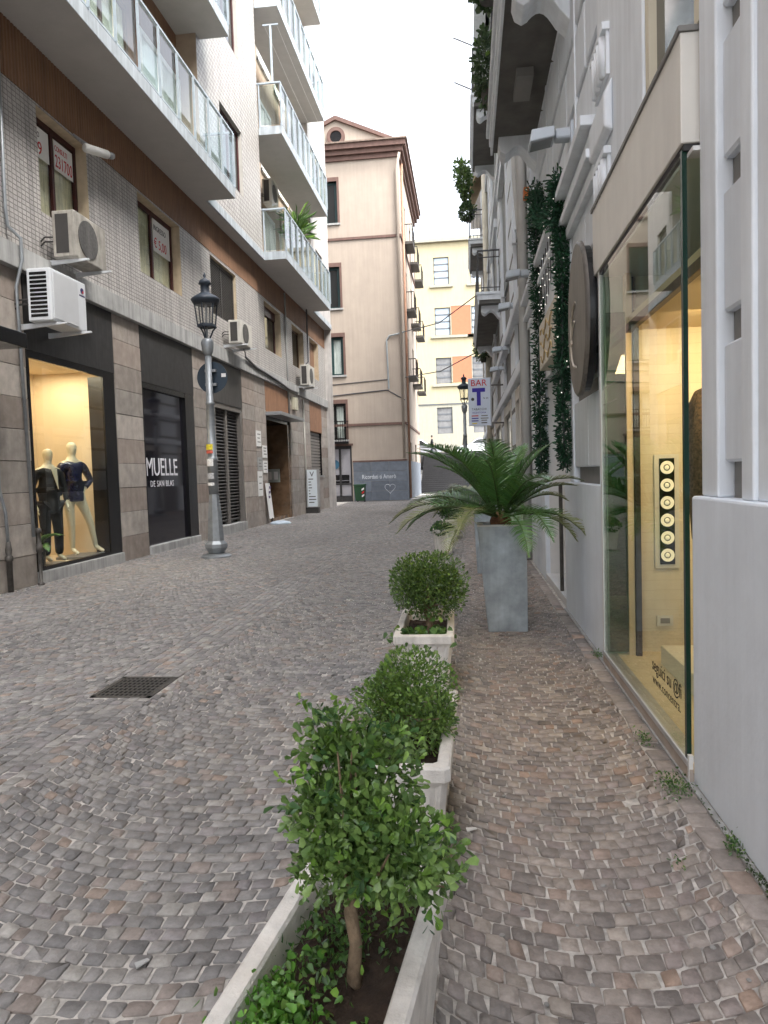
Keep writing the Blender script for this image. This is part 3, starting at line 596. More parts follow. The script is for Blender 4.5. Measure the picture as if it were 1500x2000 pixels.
# backing wall, openings left for the shop window and the door
bx('wall', gapm, D, (XD+.055, 3.2, -10, 3.52, 0, 18)); bx('wall', gapm, D, (XD+.055, 3.2, 3.52, 5.76, 3.56, 18)); bx('wall', gapm, D, (XD+.055, 3.2, 5.76, 8.0, 0, 18))
bx('wall', gapm, D, (XD+.055, 3.2, 8.0, 10.1, 2.75, 18)); bx('wall', gapm, D, (XD+.055, 3.2, 10.1, 46, 0, 18))
bx('plinth', plin, D, (1.05, XD+.06, -10, 3.53, .014, 1.40), bevel=.012); bx('plinth', plin, D, (1.05, XD+.06, 5.75, 6.72, .014, 1.40), bevel=.006)
bx('plinth', plin, D, (1.05, XD+.06, 6.725, 7.98, .014, 1.40), bevel=.006)
for a, c in ((10.1, 11.2), (11.21, 12.2), (12.75, 15.5), (17, 20.5), (22, 26), (28, 33), (35, 45)): bx('plinth', plin, D, (1.06, XD+.06, a, c, .0, 1.25), bevel=.008)
def strip(y0, y1, z0, z1, x=1.085): return bx('pilaster_strip', dw_m, D, (x, XD+.06, y0, y1, z0, z1), bevel=.01)
def blocks(y0, y1, zs, x=XD+.0, g=.135):
    for z0, z1 in zip(zs[:-1], zs[1:]): boxp('block', dw_b, D, x, x+.06, y0, y1, z0+g, z1, .012)
# near pier beside the shop window
strip(3.27, 3.41, 1.4, 18, 1.082); strip(3.41, 3.52, 1.4, 18, 1.094); strip(2.88, 3.0, 1.4, 18, 1.082); strip(2.75, 2.88, 1.4, 18, 1.100)
zc = [1.42, 2.06, 2.70, 3.32, 3.95, 4.58, 5.2, 5.85, 6.5]
blocks(3.0, 3.27, zc, XD+.012); blocks(1.3, 2.75, zc, XD+.012); strip(1.1, 1.3, 1.4, 18); blocks(-1.2, 1.1, zc, XD+.012); strip(-1.6, -1.2, 1.4, 18)
# pier between shop window and door
strip(5.76, 6.06, 1.4, 3.86, 1.082); strip(7.55, 7.80, 1.4, 3.86, 1.088); blocks(6.06, 6.72, [1.42, 2.2, 2.75, 3.3, 3.86], XD+.006); blocks(6.74, 7.55, [1.42, 2.2, 2.75, 3.3, 3.86], XD+.006)
strip(7.80, 8.0, 0, 3.86, 1.12)
# stepped cornice
for i, (o_, z0, z1) in enumerate(((.05, 3.86, 3.96), (.11, 3.99, 4.06), (.07, 4.08, 4.20), (.15, 4.24, 4.32))): bx('cornice', dw_m, D, (XD-o_, XD+.06, 5.95, 12.25, z0, z1), bevel=.008)
# rusticated courses above
y0s = [5.95, 7.1, 8.25, 9.4, 10.55, 11.7]
zz = 4.36; k = 0
while zz < 12:
    off = 0 if k % 2 == 0 else -.55
    for a in y0s:
        a0 = max(5.95, a+off); a1 = min(12.25, a+off+1.11)
        if a1-a0 > .2: boxp('block', dw_b, D, XD-.005, XD+.06, a0, a1, zz, zz+.56, .015)
    zz += .64; k += 1
for yy in (7.06, 9.36, 11.66): bx('pilaster_strip', dw_m, D, (XD-.015, XD+.055, yy, yy+.06, 4.36, 12))
# smooth pilaster over the canopy with fluted brackets, arched window beside it
bx('pilaster', dw_m, D, (1.085, XD+.06, 4.52, 5.93, 3.57, 18), bevel=.01)
for z0, z1 in ((3.50, 3.80), (4.36, 4.66), (5.5, 5.9)):
    fl = bx('bracket', dw_m, D, (1.06, 1.084, 5.45, 5.92, z0, z1))
    for i in range(4): MB().lathe([(.035, 0), (.035, z1-z0-.02)], (1.058, 5.53+i*.10, z0+.01), 10).build('flute', dw_m, fl, smooth=True)
    bx('cap', dw_m, fl, (1.03, 1.083, 5.43, 5.94, z1, z1+.05))
MB().prism([(1.084, 3.92), (1.02, 3.95), (1.02, 4.18), (1.084, 4.3)], 'y', 5.35, 5.98).build('bracket', dw_m, D, bevel=.02)
aw = bx('arched_window', mat('cream_frame', (.66, .60, .46), rough=.6, var=.05), D, (XD+.0, XD+.056, 4.42, 4.50, 3.57, 6), (XD, XD+.056, 3.53, 3.60, 3.57, 6))
bx('pane', pane_dk, aw, (XD+.045, XD+.053, 3.6, 4.42, 3.57, 6))
# cream fascia box of the shop window
bx('fascia', warm_w, D, (1.025, XD+.2, 3.56, 5.90, 3.04, 3.54), bevel=.006); bx('fascia_cap', gapm, D, (1.015, XD+.2, 3.55, 5.92, 3.54, 3.565)); bx('fascia_foot', black_pan, D, (1.04, XD+.2, 3.57, 5.80, 3.01, 3.04))
# shop window: glass front, near return, dark green corner post, sill, interior
sv = bx('shop_window', mat('alu_sill', (.55, .56, .57), rough=.35, var=.06, metal=.6), D, (1.03, 1.12, 3.56, 5.76, .075, .11), bevel=.006)
bx('sill_base', mat('sill_stone', (.42, .36, .31), rough=.7, var=.15, scale=6), sv, (1.035, 1.13, 3.54, 5.76, -.02, .074)); bx('sill_end', frame_w, sv, (1.033, 1.055, 3.542, 3.568, .0, .14))
vg = glass('vitrine_glass', (.90, .95, .90), extra=.02)
bx('front_glass', vg, sv, (1.040, 1.050, 3.62, 5.74, .11, 3.01)); bx('side_glass', vg, sv, (1.06, 1.45, 3.590, 3.598, .11, 3.01))
bx('corner_post', mat('green_edge', (.004, .03, .02), rough=.2, var=0, spec=.6), sv, (1.036, 1.058, 3.585, 3.615, .11, 3.02))
bx('jamb', frame_w, sv, (1.036, 1.07, 5.715, 5.76, .0, 3.04))
for zz in (1.62, 2.02, 2.14): bx('glass_joint', gapm, sv, (1.052, 1.054, 5.2, 5.7, zz, zz+.006))
stone_in = tile_mat('travertine_wall', (.74, .68, .56), (.70, .63, .50), (.60, .53, .42), .62, .075, .002, bump=.15, offset=.37, plane='xz', streak=.05)
floor_in = mat('shop_floor', (.72, .60, .40), rough=.3, var=.10, scale=5)
bx('back_wall', stone_in, sv, (1.30, 3.1, 5.70, 5.76, .1, 3.0)); bx('side_wall', stone_in, sv, (2.5, 2.56, 3.5, 5.7, .1, 3.0)); bx('near_wall', cream_in, sv, (1.25, 2.5, 3.46, 3.50, .1, 3.0)); bx('floor', floor_in, sv, (1.052, 2.5, 3.5, 5.70, .06, .105))
bx('ceiling', frame_w, sv, (1.06, 2.5, 3.5, 5.7, 2.98, 3.0)); bx('ceiling_drop', cream_in, sv, (1.22, 2.5, 3.6, 5.7, 2.58, 2.66)); bx('ceiling_track', dkwood, sv, (1.20, 1.24, 3.6, 5.7, 2.54, 2.60))
bx('green_panel', glass('green_glass', (.45, .62, .50), extra=.1), sv, (1.06, 1.20, 5.60, 5.61, .13, 2.7)); bx('panel_back', mat('sage_panel', (.30, .38, .31), rough=.6, var=.15), sv, (1.06, 1.20, 5.66, 5.70, .1, 3.0)); bx('trim', cream_in, sv, (1.20, 1.245, 5.58, 5.70, .1, 2.98)); bx('post', black_pan, sv, (1.25, 1.29, 5.56, 5.70, .1, 2.7))
# strip of six recessed spots on the end wall
sp = bx('spotlight_panel', frame_w, sv, (1.42, 1.60, 5.68, 5.698, .76, 1.63)); bx('panel_inset', black_fr, sp, (1.455, 1.565, 5.672, 5.682, .79, 1.60))
spot_m = mat('spot_reflector', (.8, .76, .66), rough=.25, var=0, emit=((1, .85, .55), .10))
for i in range(6):
    zc_ = .86+i*.134; MB().lathe([(.050, .0), (.050, -.008), (.040, -.004), (.018, .002), (.014, -.010), (.004, -.012)], (1.51, 5.672, zc_), 20, 'y').build('spotlight', spot_m, sp, smooth=True)
so_ = bx('wall_socket', frame_w, sv, (1.43, 1.55, 5.685, 5.699, .31, .39)); bx('socket_inset', gapm, so_, (1.455, 1.525, 5.681, 5.686, .33, .37))
ped = tag(bx('pedestal', mat('pedestal_paint', (.78, .75, .66), rough=.4, var=.03), None, (1.37, 1.95, 3.75, 5.35, .105, .24), bevel=.004), 'low cream display plinth inside the right shop window', 'plinth')
tg = MB().prism([(1.50, .242), (1.54, .242), (1.60, .36), (1.585, .365)], 'y', 4.85, 4.86).build('price_card', white_p)
tag(tg, 'white price card leaning on the cream display plinth', 'price card')
for yy in (4.2, 5.0):
    l = bpy.data.lights.new('vitrine_lamp', 'AREA'); l.shape = 'RECTANGLE'; l.size = .5; l.size_y = .5; l.energy = 4.2; l.color = (1, .67, .36)
    o = bpy.data.objects.new('vitrine_lamp', l); C.objects.link(o); o.location = (1.7, yy, 2.55); o.parent = sv; o.rotation_euler = (R(25), 0, 0)
text('lettering', 'seguici su @fi', .105, black_p, sv, (1.0385, 4.25, .375), '-x', sx=.98, ext=.0006); text('lettering', 'www.concentra.', .075, black_p, sv, (1.0385, 4.24, .30), '-x', sx=1.1, ext=.0004)
# coat on a display bust near the window return
coat_m = mat('speckled_coat', (.16, .10, .06), rough=.8, var=.8, scale=60, bump=.6, bscale=90)
mb = MB(); mb.lathe([(.10, 0), (.17, .05), (.19, .35), (.20, .60), (.21, .80), (.15, .93), (.06, .97)], (1.50, 4.45, 1.05), 16)
bust = thing('display_bust', 'speckled brown coat on a display bust in the right shop window', 'coat', (1.50, 4.45, .105)); mb.build('coat', coat_m, bust, smooth=True)
MB().tube([(1.40, 4.34, 1.93), (1.345, 4.30, 1.65), (1.32, 4.26, 1.36)], [.075, .07, .06], 10).build('sleeve', coat_m, bust, smooth=True); MB().lathe([(.13, 0), (.13, .02), (.02, .03), (.02, .82)], (1.50, 4.45, .242), 14).build('stand', metal_gr, bust)
# doorway between the garlands
drm = bx('doorway', frame_w, D, (1.45, 1.5, 8.0, 10.1, .1, 2.75), (XD+.02, 1.45, 8.0, 8.04, .1, 2.75), (XD+.02, 1.45, 10.06, 10.1, .1, 2.75)); bx('door_step', mat('white_marble', (.62, .63, .64), rough=.35, var=.1), D, (1.06, 1.5, 8.0, 10.1, 0, .10), bevel=.006); bx('door_leaf', pane_dk, drm, (1.43, 1.448, 8.5, 9.6, .1, 2.4))
bx('pilaster', dw_m, D, (1.09, XD+.06, 8.0, 10.1, 2.76, 3.86)); bx('pilaster', dw_m, D, (1.09, XD+.06, 10.1, 12.2, 1.25, 3.86), bevel=.01)
MB().lathe([(.022, .1), (.022, 1.35)], (1.085, 8.6, 0), 8).build('door_post', iron, D)
# balcony slab with scroll corbels
def balcony_d(y0, y1, z, x0=.39, corb=(), near=False):
    s = bx('balcony', dw_m, D, (x0, XD+.05, y0, y1, z+.10, z+.24), bevel=.01); bx('moulding', dw_m, s, (x0-.04, XD, y0-.04, y1+.04, z+.24, z+.32), bevel=.015); bx('soffit', mat('dark_soffit', (.13, .125, .115), rough=.95, var=.2, stain=.4), s, (x0+.05, XD+.05, y0+.03, y1-.03, z, z+.10)); bx('drip', dw_m, s, (x0+.02, x0+.05, y0, y1, z-.02, z+.10))  # soffit base colour much darker than the stucco, with random stains
    t = np.linspace(0, 1, 12); xo = x0+.12
    arch = [(xo+.16+(XD+.05-xo-.16)*u, z-.20-.30*u**2.2+.08*math.sin(math.pi*min(1, u*1.6))) for u in t]
    prof_ = [(xo, z+.02), (xo-.01, z-.10), (xo+.02, z-.20), (xo+.09, z-.245), (xo+.15, z-.215)]+arch+[(XD+.05, z+.02)]
    for yc in corb: MB().prism(prof_, 'y', yc, yc+.34).build('corbel', dw_m, s, bevel=.012)
    return s
iron2 = mat('wrought_iron', (.05, .052, .055), rough=.5, var=.1)
def rail_d(s, y0, y1, z, x0, hgt=1.15, mt=None):
    mt = mt or iron2
    bx('handrail', mt, s, (x0, x0+.04, y0, y1, z+hgt, z+hgt+.04), (x0+.04, XD, y0, y0+.04, z+hgt, z+hgt+.04)); bx('lower_rail', mt, s, (x0+.005, x0+.035, y0, y1, z+.12, z+.145), (x0+.005, x0+.035, y0, y1, z+hgt-.18, z+hgt-.155), (x0+.035, XD, y0, y0+.03, z+.12, z+.145), (x0+.035, XD, y0, y0+.03, z+hgt-.18, z+hgt-.155))
    n = int((y1-y0)/.16)
    for i in range(n+1): boxp('railing_bar', mt, s, x0+.01, x0+.03, y0+i*.16, y0+i*.16+.018, z, z+hgt)
    for i in range(4): boxp('railing_bar', mt, s, x0+.15+i*.15, x0+.168+i*.15, y0, y0+.018, z, z+hgt)
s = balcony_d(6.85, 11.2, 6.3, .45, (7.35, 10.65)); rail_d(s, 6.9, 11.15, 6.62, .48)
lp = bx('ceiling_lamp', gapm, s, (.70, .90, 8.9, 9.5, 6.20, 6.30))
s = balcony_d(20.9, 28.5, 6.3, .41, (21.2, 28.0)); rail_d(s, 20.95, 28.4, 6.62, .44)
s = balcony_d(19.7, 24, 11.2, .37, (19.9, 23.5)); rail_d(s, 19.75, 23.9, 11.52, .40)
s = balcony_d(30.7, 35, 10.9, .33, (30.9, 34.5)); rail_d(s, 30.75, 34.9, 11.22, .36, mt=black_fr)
aw = MB().prism([(XD, 15.0), (.38, 13.4), (.41, 13.37), (XD, 14.9)], 'y', 31.2, 34.5).build('awning', mat('tan_awning', (.55, .42, .26), rough=.9, var=.08), D)
# farther facade: pilasters, openings with surrounds, string courses
for j, (a, c) in enumerate(((12.75, 14.2), (15.6, 17.0), (20.2, 22.0), (26.0, 28.0), (33, 35), (38, 40))):
    bx('pilaster', dw_m, D, (1.07, XD+.06, a, c, 1.25, 17), bevel=.01)
    for zz in np.arange(2.0, 16, .8): boxp('groove', gapm, D, 1.067, 1.0725, a-.001, c+.001, zz, zz+.10)
dkgl = mat('shopfront_glass', (.05, .07, .075), rough=.08, var=.2, spec=.7)
for j, (a, c) in enumerate(((14.3, 15.5), (17.1, 20.1), (22.1, 25.9), (28.1, 32.9), (35.1, 37.9))):
    f = bx('shopfront', mat('pale_stone', (.58, .55, .49), rough=.7), D, (1.05, XD+.06, a, a+.15, 0, 3.2), (1.05, XD+.06, c-.15, c, 0, 3.2), (1.05, XD+.06, a+.15, c-.15, 2.95, 3.2)); bx('pane', dkgl, f, (XD+.02, XD+.05, a+.15, c-.15, .1, 2.95))
    for k in range(3):
        w_ = bx('window', dw_m, D, (1.04, XD+.06, a+.1, a+.28, 6.2+3.9*k, 8.8+3.9*k), (1.04, XD+.06, c-.28, c-.1, 6.2+3.9*k, 8.8+3.9*k), (.98, XD+.06, a, c, 8.8+3.9*k, 9.05+3.9*k)); bx('shutter', mat('grey_shutter', (.26, .28, .28), rough=.7), w_, (XD+.01, XD+.05, a+.28, c-.28, 6.2+3.9*k, 8.8+3.9*k))
for z in (3.3, 4.6, 9.5, 13.6): bx('string_course', dw_m, D, (.98, XD+.06, 12.75, 46, z, z+.22), bevel=.02)
bx('cornice', dw_m, D, (.6, XD+.06, 12.75, 46, 16.6, 17.0)); bx('wall', dw_m, D, (XD+.054, 3.2, 46, 46.1, 0, 17))

# ================================================================== street lamps
galv = mat('galvanised', (.28, .30, .315), rough=.42, var=.18, scale=7, metal=.45, stain=.3, stcol=(.20, .20, .21)); lant = mat('lantern_metal', (.035, .045, .06), rough=.5, var=.15)
lglass = glass('lantern_glass', (.88, .88, .86), extra=.08)
def street_lamp(x, y, label, full=True):
    t = thing('street_lamp', label, 'street lamp', (x, y, 0), 'old style street lamps along the street'); c = (x, y, 0)
    MB().lathe([(.30, .0), (.30, .03), (.24, .06), (.17, .08)], c, 16).build('base_plate', galv, t)
    MB().lathe([(.15, .08), (.23, .20), (.23, .27), (.17, .33), (.135, .9), (.10, 1.25)], c, 8).build('base', galv, t)
    MB().lathe([(.10, 1.25), (.098, 1.9), (.108, 1.91), (.108, 1.96), (.09, 1.97), (.078, 3.0), (.086, 3.01), (.086, 3.05), (.07, 3.06), (.062, 3.95)], c, 16).build('pole', galv, t, smooth=True)
    MB().lathe([(.065, 3.95), (.10, 4.02), (.125, 4.2), (.105, 4.26), (.05, 4.3)], c, 16).build('collar', galv, t, smooth=True)
    MB().lathe([(.178, 4.50), (.183, 4.53), (.178, 4.56)], c, 6, ph=.5).build('lantern_ring', lant, t)
    for i in range(6):
        a = math.pi*i/3+.5; ca, sa = math.cos(a), math.sin(a)
        MB().tube([(x+.17*ca, y+.17*sa, 4.53), (x+.225*ca, y+.225*sa, 5.02)], .013, 5).build('lantern_bar', lant, t)
        if i % 2 == 0: MB().tube([(x+.19*ca, y+.19*sa, 4.52), (x+.12*ca, y+.12*sa, 4.44), (x+.05*ca, y+.05*sa, 4.28)], .016, 5).build('bracket', lant, t)
        a2 = a+math.pi/3; q = MB().poly([(x+.165*ca, y+.165*sa, 4.55), (x+.165*math.cos(a2), y+.165*math.sin(a2), 4.55), (x+.215*math.cos(a2), y+.215*math.sin(a2), 5.0), (x+.215*ca, y+.215*sa, 5.0)]); q.build('glass_pane', lglass, t)
    MB().lathe([(.022, 4.3), (.022, 4.98)], c, 8).build('stem', metal_gr, t)
    MB().lathe([(.23, 4.94), (.275, 5.01), (.28, 5.04), (.20, 5.10), (.10, 5.16), (.085, 5.18), (.085, 5.32), (.125, 5.33), (.10, 5.40), (.03, 5.44), (.02, 5.46), (.03, 5.49), (.006, 5.56)], c, 18).build('lantern_roof', lant, t, smooth=True)
    return t
lmp = street_lamp(-4.97, 13.67, 'grey lamp post with stickers, nearest one in front of the dark shop')
st_col = {'yellow': (.75, .62, .05), 'red': (.6, .12, .08), 'white': (.75, .75, .74), 'grey': (.45, .46, .48)}
for k_, z0, hh in (('yellow', 2.12, .11), ('red', 2.05, .06), ('white', 1.80, .14), ('grey', 1.55, .12), ('white', 1.42, .06)):
    MB().rings([[(-4.97+.112*math.cos(a), 13.67+.112*math.sin(a), z) for a in np.linspace(-2.6, -1.1, 7)] for z in (z0, z0+hh)], close=False, cap0=False, cap1=False).build('sticker', mat('sticker_'+k_, st_col[k_], rough=.6, var=.3, scale=30), lmp)
street_lamp(-.04, 30, 'dark lantern lamp post far off behind the bar sign')
rs = thing('round_road_sign', 'dark round back of a road sign clamped to the near lamp post', 'road sign', (-4.95, 13.80, 3.2))
MB().lathe([(.31, 0), (.31, .02)], (-4.95, 13.80, 3.55), 36, 'y').build('disc', mat('sign_back', (.028, .045, .065), rough=.4, var=.15), rs)
bx('clamp', metal_gr, rs, (-5.07, -4.85, 13.72, 13.798, 3.65, 3.70)); bx('clamp', metal_gr, rs, (-5.07, -4.85, 13.72, 13.798, 3.38, 3.43)); bx('sticker', white_p, rs, (-4.76, -4.67, 13.792, 13.798, 3.55, 3.62))

# ================================================================== air conditioners
ac_w = mat('ac_white', (.68, .70, .72), rough=.4, var=.05, streak=.06); ac_old = mat('ac_aged', (.40, .375, .33), rough=.55, var=.25, scale=5, streak=.35, stain=.4, stcol=(.10, .085, .07)); ac_be = mat('ac_beige', (.55, .53, .48), rough=.5, var=.1, streak=.15)
def ac(label, x0, x1, y0, y1, z0, z1, body, style):
    t = thing('air_conditioner', label, 'air conditioner', ((x0+x1)/2, (y0+y1)/2, z0), 'air conditioners on the left facade')
    bx('casing', body, t, (x0, x1, y0, y1, z0, z1), bevel=.02)
    if style == 'grid':
        n = 11; hh = (z1-z0-.10)/n
        for i in range(n):
            for j in range(2): boxp('vent', black_fr, t, x0+.05+j*(x1-x0-.12)/2, x0+.05+j*(x1-x0-.12)/2+(x1-x0)*.36, y0-.004, y0+.01, z0+.06+i*hh, z0+.06+i*hh+hh*.68)
    else: bx('side_grille', slat_dk, t, (x0+.06, x0+(x1-x0)*.72, y0-.006, y0+.01, z0+.06, z1-.06))
    if style == 'grid':
        bx('front_panel', mat('ac_panel', (.58, .59, .60), rough=.5, var=.04), t, (x1-.005, x1+.012, y0+.06, y0+(y1-y0)*.74, z0+.04, z1-.05), bevel=.006)
        MB().lathe([(.045, 0), (.045, .004)], (x1+.002, y0+(y1-y0)*.88, z1-.14), 14, 'x').build('emblem', mat('emblem_navy', (.03, .03, .12), rough=.4, var=0), t)
        MB().lathe([(.022, 0), (.022, .003)], (x1+.005, y0+(y1-y0)*.90, z1-.16), 10, 'x').build('emblem', mat('emblem_red', (.6, .05, .06), rough=.4, var=0), t); bx('emblem', mat('emblem_navy', (.03, .03, .12)), t, (x1, x1+.004, y0+(y1-y0)*.80, y0+(y1-y0)*.96, z1-.23, z1-.21))
    else: MB().lathe([(min((z1-z0)*.42, .3), 0), (min((z1-z0)*.42, .3), .012)], (x1+.001, y0+(y1-y0)*.40, (z0+z1)/2), 28, 'x').build('fan_grille', mat('fan_dark', (.10, .095, .09), rough=.6, var=.3, scale=20, streak=.4), t)
    for yy in (y0+.12, y1-.16): MB().prism([(XA, z0-.005), (x1+.14, z0-.005), (x1+.14, z0-.03), (XA, z0-.09)], 'y', yy, yy+.04).build('bracket', ac_w, t)
    for zz in (z0+.25, z0+.32): MB().tube([(x0+.04, y0+.02, zz), (x0-.12, y0-.01, zz), (XA, y0+.02, zz-.05)], .014, 5).build('refrigerant_pipe', slat_dk, t)
    return t
ac('white air conditioner with side vents above the lit shop window', -6.44, -6.06, 10.16, 11.16, 3.98, 4.76, ac_w, 'grid')
ac('weathered air conditioner with black side panel under the left window', -6.44, -6.06, 10.92, 11.92, 5.14, 5.87, ac_old, 'fan')
ac('beige air conditioner above the round road sign', -6.46, -6.10, 19.45, 20.5, 5.28, 5.92, ac_be, 'fan')
ac('small air conditioner at the far end above the doorway', -6.46, -6.10, 28.05, 29.1, 5.14, 5.95, ac_be, 'fan')
ac('dark framed air conditioner under the second balcony', -6.95, -6.6, 25.3, 26.2, 11.25, 12.1, ac_be, 'fan')
# ================================================================== pipes, cables, small fittings on the left facade
def run(name, label, cat, pts, r_, mt, group=None, n=7):
    o = MB().tube(pts, r_, n).build(name, mt, None, smooth=True); return tag(o, label, cat, group)
run('conduit_pipe', 'grey conduit running down the left edge beside the lit shop', 'pipe', [(XA+.05, 10.04, 8.4), (XA+.05, 10.0, 5.6), (XA+.05, 10.03, 5.35), (XA+.16, 10.16, 5.2), (XA+.16, 10.17, 4.9), (XA+.06, 10.14, 4.5), (XA+.06, 10.22, .75)], .026, galv)
gp_ = thing('gas_pipe', 'bent grey gas pipe with meter fitting at the far left', 'pipe', (XA+.06, 9.58, 0)); MB().tube([(XA+.06, 9.46, 2.7), (XA+.06, 9.47, 1.5), (XA+.06, 9.58, 1.15), (XA+.06, 9.60, .72)], .024, 7).build('pipe', galv, gp_, smooth=True)
MB().lathe([(.04, .0), (.04, .45), (.055, .46), (.055, .52), (.035, .54), (.045, .62), (.03, .74)], (XA+.06, 9.60, .0), 10).build('valve', iron, gp_, smooth=True)
mt_ = thing('gas_valve', 'dark valve standing at the corner of the lit shop', 'valve', (XA+.10, 10.26, 0)); MB().lathe([(.05, 0), (.05, .03), (.028, .04), (.028, .5), (.05, .52), (.05, .62), (.03, .64), (.03, .8), (.05, .81), (.04, .88)], (XA+.10, 10.28, 0), 9).build('body', iron, mt_, smooth=True)
cs = [(-6.5, 21.1, 5.16), (-6.52, 22.2, 5.02), (-6.52, 23.4, 4.98), (-6.52, 24.8, 4.92), (-6.52, 26.4, 4.80), (-6.52, 27.8, 4.82)]
run('cable_bundle', 'black sagging cable bundle along the stone ledge', 'cable', cs, .035, cb_m)
run('drop_cable', 'thin black cable hanging from the beige air conditioner', 'cable', [(-6.3, 20.3, 5.25), (-6.4, 20.7, 5.3), (-6.5, 21.1, 5.16)], .016, cb_m)
run('conduit_pipe', 'pale conduit on the wall right of the doorway', 'pipe', [(XA+.04, 29.1, 4.7), (XA+.04, 29.15, .05)], .03, ac_be)
run('conduit_pipe', 'grey conduit between the far windows above the doorway', 'pipe', [(XA+.04, 26.6, 8.4), (XA+.04, 26.65, 3.8)], .035, ledge_m)
run('conduit_pipe', 'black pipe dropping from the slab onto the far air conditioner', 'pipe', [(XA+.2, 29.6, 8.45), (XA+.2, 29.6, 6.3), (XA+.25, 28.7, 6.0)], .03, cb_m)
tag(bx('junction_box', mat('yellow_box', (.50, .47, .36), rough=.6), None, (XA+.005, XA+.15, 27.2, 27.7, 4.12, 4.6), bevel=.01), 'small yellowish meter box above the doorway', 'meter box')
sc_ = thing('security_camera', 'white tube camera pointing along the street under the first balcony', 'camera', (-6.3, 12.4, 7.35)); MB().tube([(-6.35, 11.95, 7.28), (-6.28, 12.55, 7.42)], .075, 12).build('body', frame_w, sc_, smooth=True); MB().tube([(-6.28, 12.56, 7.422), (-6.26, 12.72, 7.46)], .06, 12).build('lens_hood', metal_gr, sc_, smooth=True); MB().tube([(-6.32, 12.2, 7.36), (XA, 12.1, 7.6)], .02, 6).build('arm', metal_gr, sc_)
tag(bx('shop_awning', black_fr, None, (XA+.005, -5.95, 7.2, 9.33, 3.42, 3.62), bevel=.01), 'dark flat awning over the shop at the far left edge', 'awning')
for i, (y_, z0, z1, txt) in enumerate(((22.3, 2.55, 3.05, 0), (22.3, .95, 1.75, 0), (22.95, 2.2, 2.6, 1), (22.95, 1.7, 2.1, 1), (22.35, 1.78, 2.2, 0))):
    p_ = tag(bx('plaque', white_p if i != 4 else ledge_m, None, (XA+.008, XA+.03, y_, y_+.5, z0, z1)), ['pale plaque highest on the pier left of the doorway', 'long white plaque lowest on the pier left of the doorway', 'upper white name plate at the edge of the doorway', 'lower white name plate at the edge of the doorway', 'grey plaque in the middle of the pier left of the doorway'][i], 'plaque', 'plaques beside the doorway')
    for k in range(3): bx('print_line', gapm, p_, (XA+.03, XA+.0315, y_+.08, y_+.42-.08*(k % 2), z0+(z1-z0)*(.25+.25*k), z0+(z1-z0)*(.25+.25*k)+.03))
tm = thing('totem_sign', 'narrow white board with dark prints leaning by the doorway', 'sign', (-6.45, 23.3, 0)); MB().prism([(-6.50, .18), (-6.47, .18), (-6.58, 1.35), (-6.61, 1.35)], 'y', 23.0, 23.45).build('board', white_p, tm)
for k in range(3): MB().prism([(-6.506+.0-.094*k*.15, 1.25-.16*k), (-6.50-.094*k*.15, 1.25-.16*k), (-6.50-.094*k*.15, 1.17-.16*k), (-6.506-.094*k*.15, 1.17-.16*k)], 'y', 23.12, 23.3).build('print', mat('purple_print', (.14, .10, .2)), tm)
MB().tube([(-6.48, 23.22, .02), (-6.48, 23.22, .2)], .03, 6).build('foot', black_fr, tm)
MB().lathe([(.02, .0), (.34, .0), (.36, .03), (.30, .07), (.12, .11), (.02, .115)], (-6.15, 23.05, 0), 20).build('base', mat('pale_blue_plastic', (.50, .58, .66), rough=.35, var=.2), tm, smooth=True)
lb = thing('lightbox_sign', 'tall white sign board with dark lettering beside the roller shutter', 'sign', (-6.3, 29.0, .24)); bx('box', ledge_m, lb, (-6.60, -6.10, 29.0, 29.4, .25, 1.82), bevel=.01); bx('face', mat('sign_white', (.70, .76, .80), rough=.5, var=.03), lb, (-6.54, -6.14, 28.985, 29.0, .28, 1.79)); bx('stand', slat_dk, lb, (XA, -6.12, 29.05, 29.35, .0, .248))
text('lettering', 'V', .30, black_p, lb, (-6.34, 28.983, 1.52), '-y', 'CENTER')
for k, wd in enumerate((.20, .10, .12, .14, .06, .07, .28, .30, .22)): bx('print_line', slat_dk, lb, (-6.49, -6.49+wd, 28.981, 28.985, 1.40-.12*k, 1.435-.12*k))
bn = thing('wheelie_bin', 'green wheeled bin with red and white stripes by the grey door', 'bin', (-5.95, 39.6, 0)); gb = mat('bin_green', (.02, .07, .03), rough=.5, var=.1)
MB().rings([[(-5.95+a*w_, 39.6+c*w_*.8, z) for a, c in ((-1, -1), (1, -1), (1, 1), (-1, 1))] for z, w_ in ((.08, .24), (.92, .31))]).build('body', gb, bn, bevel=.02); bx('lid', gb, bn, (-6.28, -5.62, 39.32, 39.88, .925, 1.0), bevel=.02)
for i in range(3): MB().prism([(-5.82, .28+.18*i), (-5.68, .36+.18*i), (-5.68, .46+.18*i), (-5.82, .38+.18*i)], 'y', 39.335-.02*i, 39.345-.02*i).build('stripe', red_p if i % 2 else white_p, bn)
for x in (-6.15, -5.75): MB().lathe([(.09, 0), (.09, .05)], (x, 39.82, .09), 12, 'x').build('wheel', black_fr, bn)
tag(MB().tube([(-3.3, 40.4, 9.42), (-1.2, 36, 8.9), (XD, 31, 9.3)], .026, 5).build('street_cable', cb_m), 'thin cable strung across the street between beige and white houses', 'cable')
tag(MB().tube([(-3.3, 40.4, 6.9), (-1.2, 36.5, 6.6), (XD, 32, 7.0)], .026, 5).build('street_cable', cb_m), 'lower thin cable strung across the far street', 'cable')

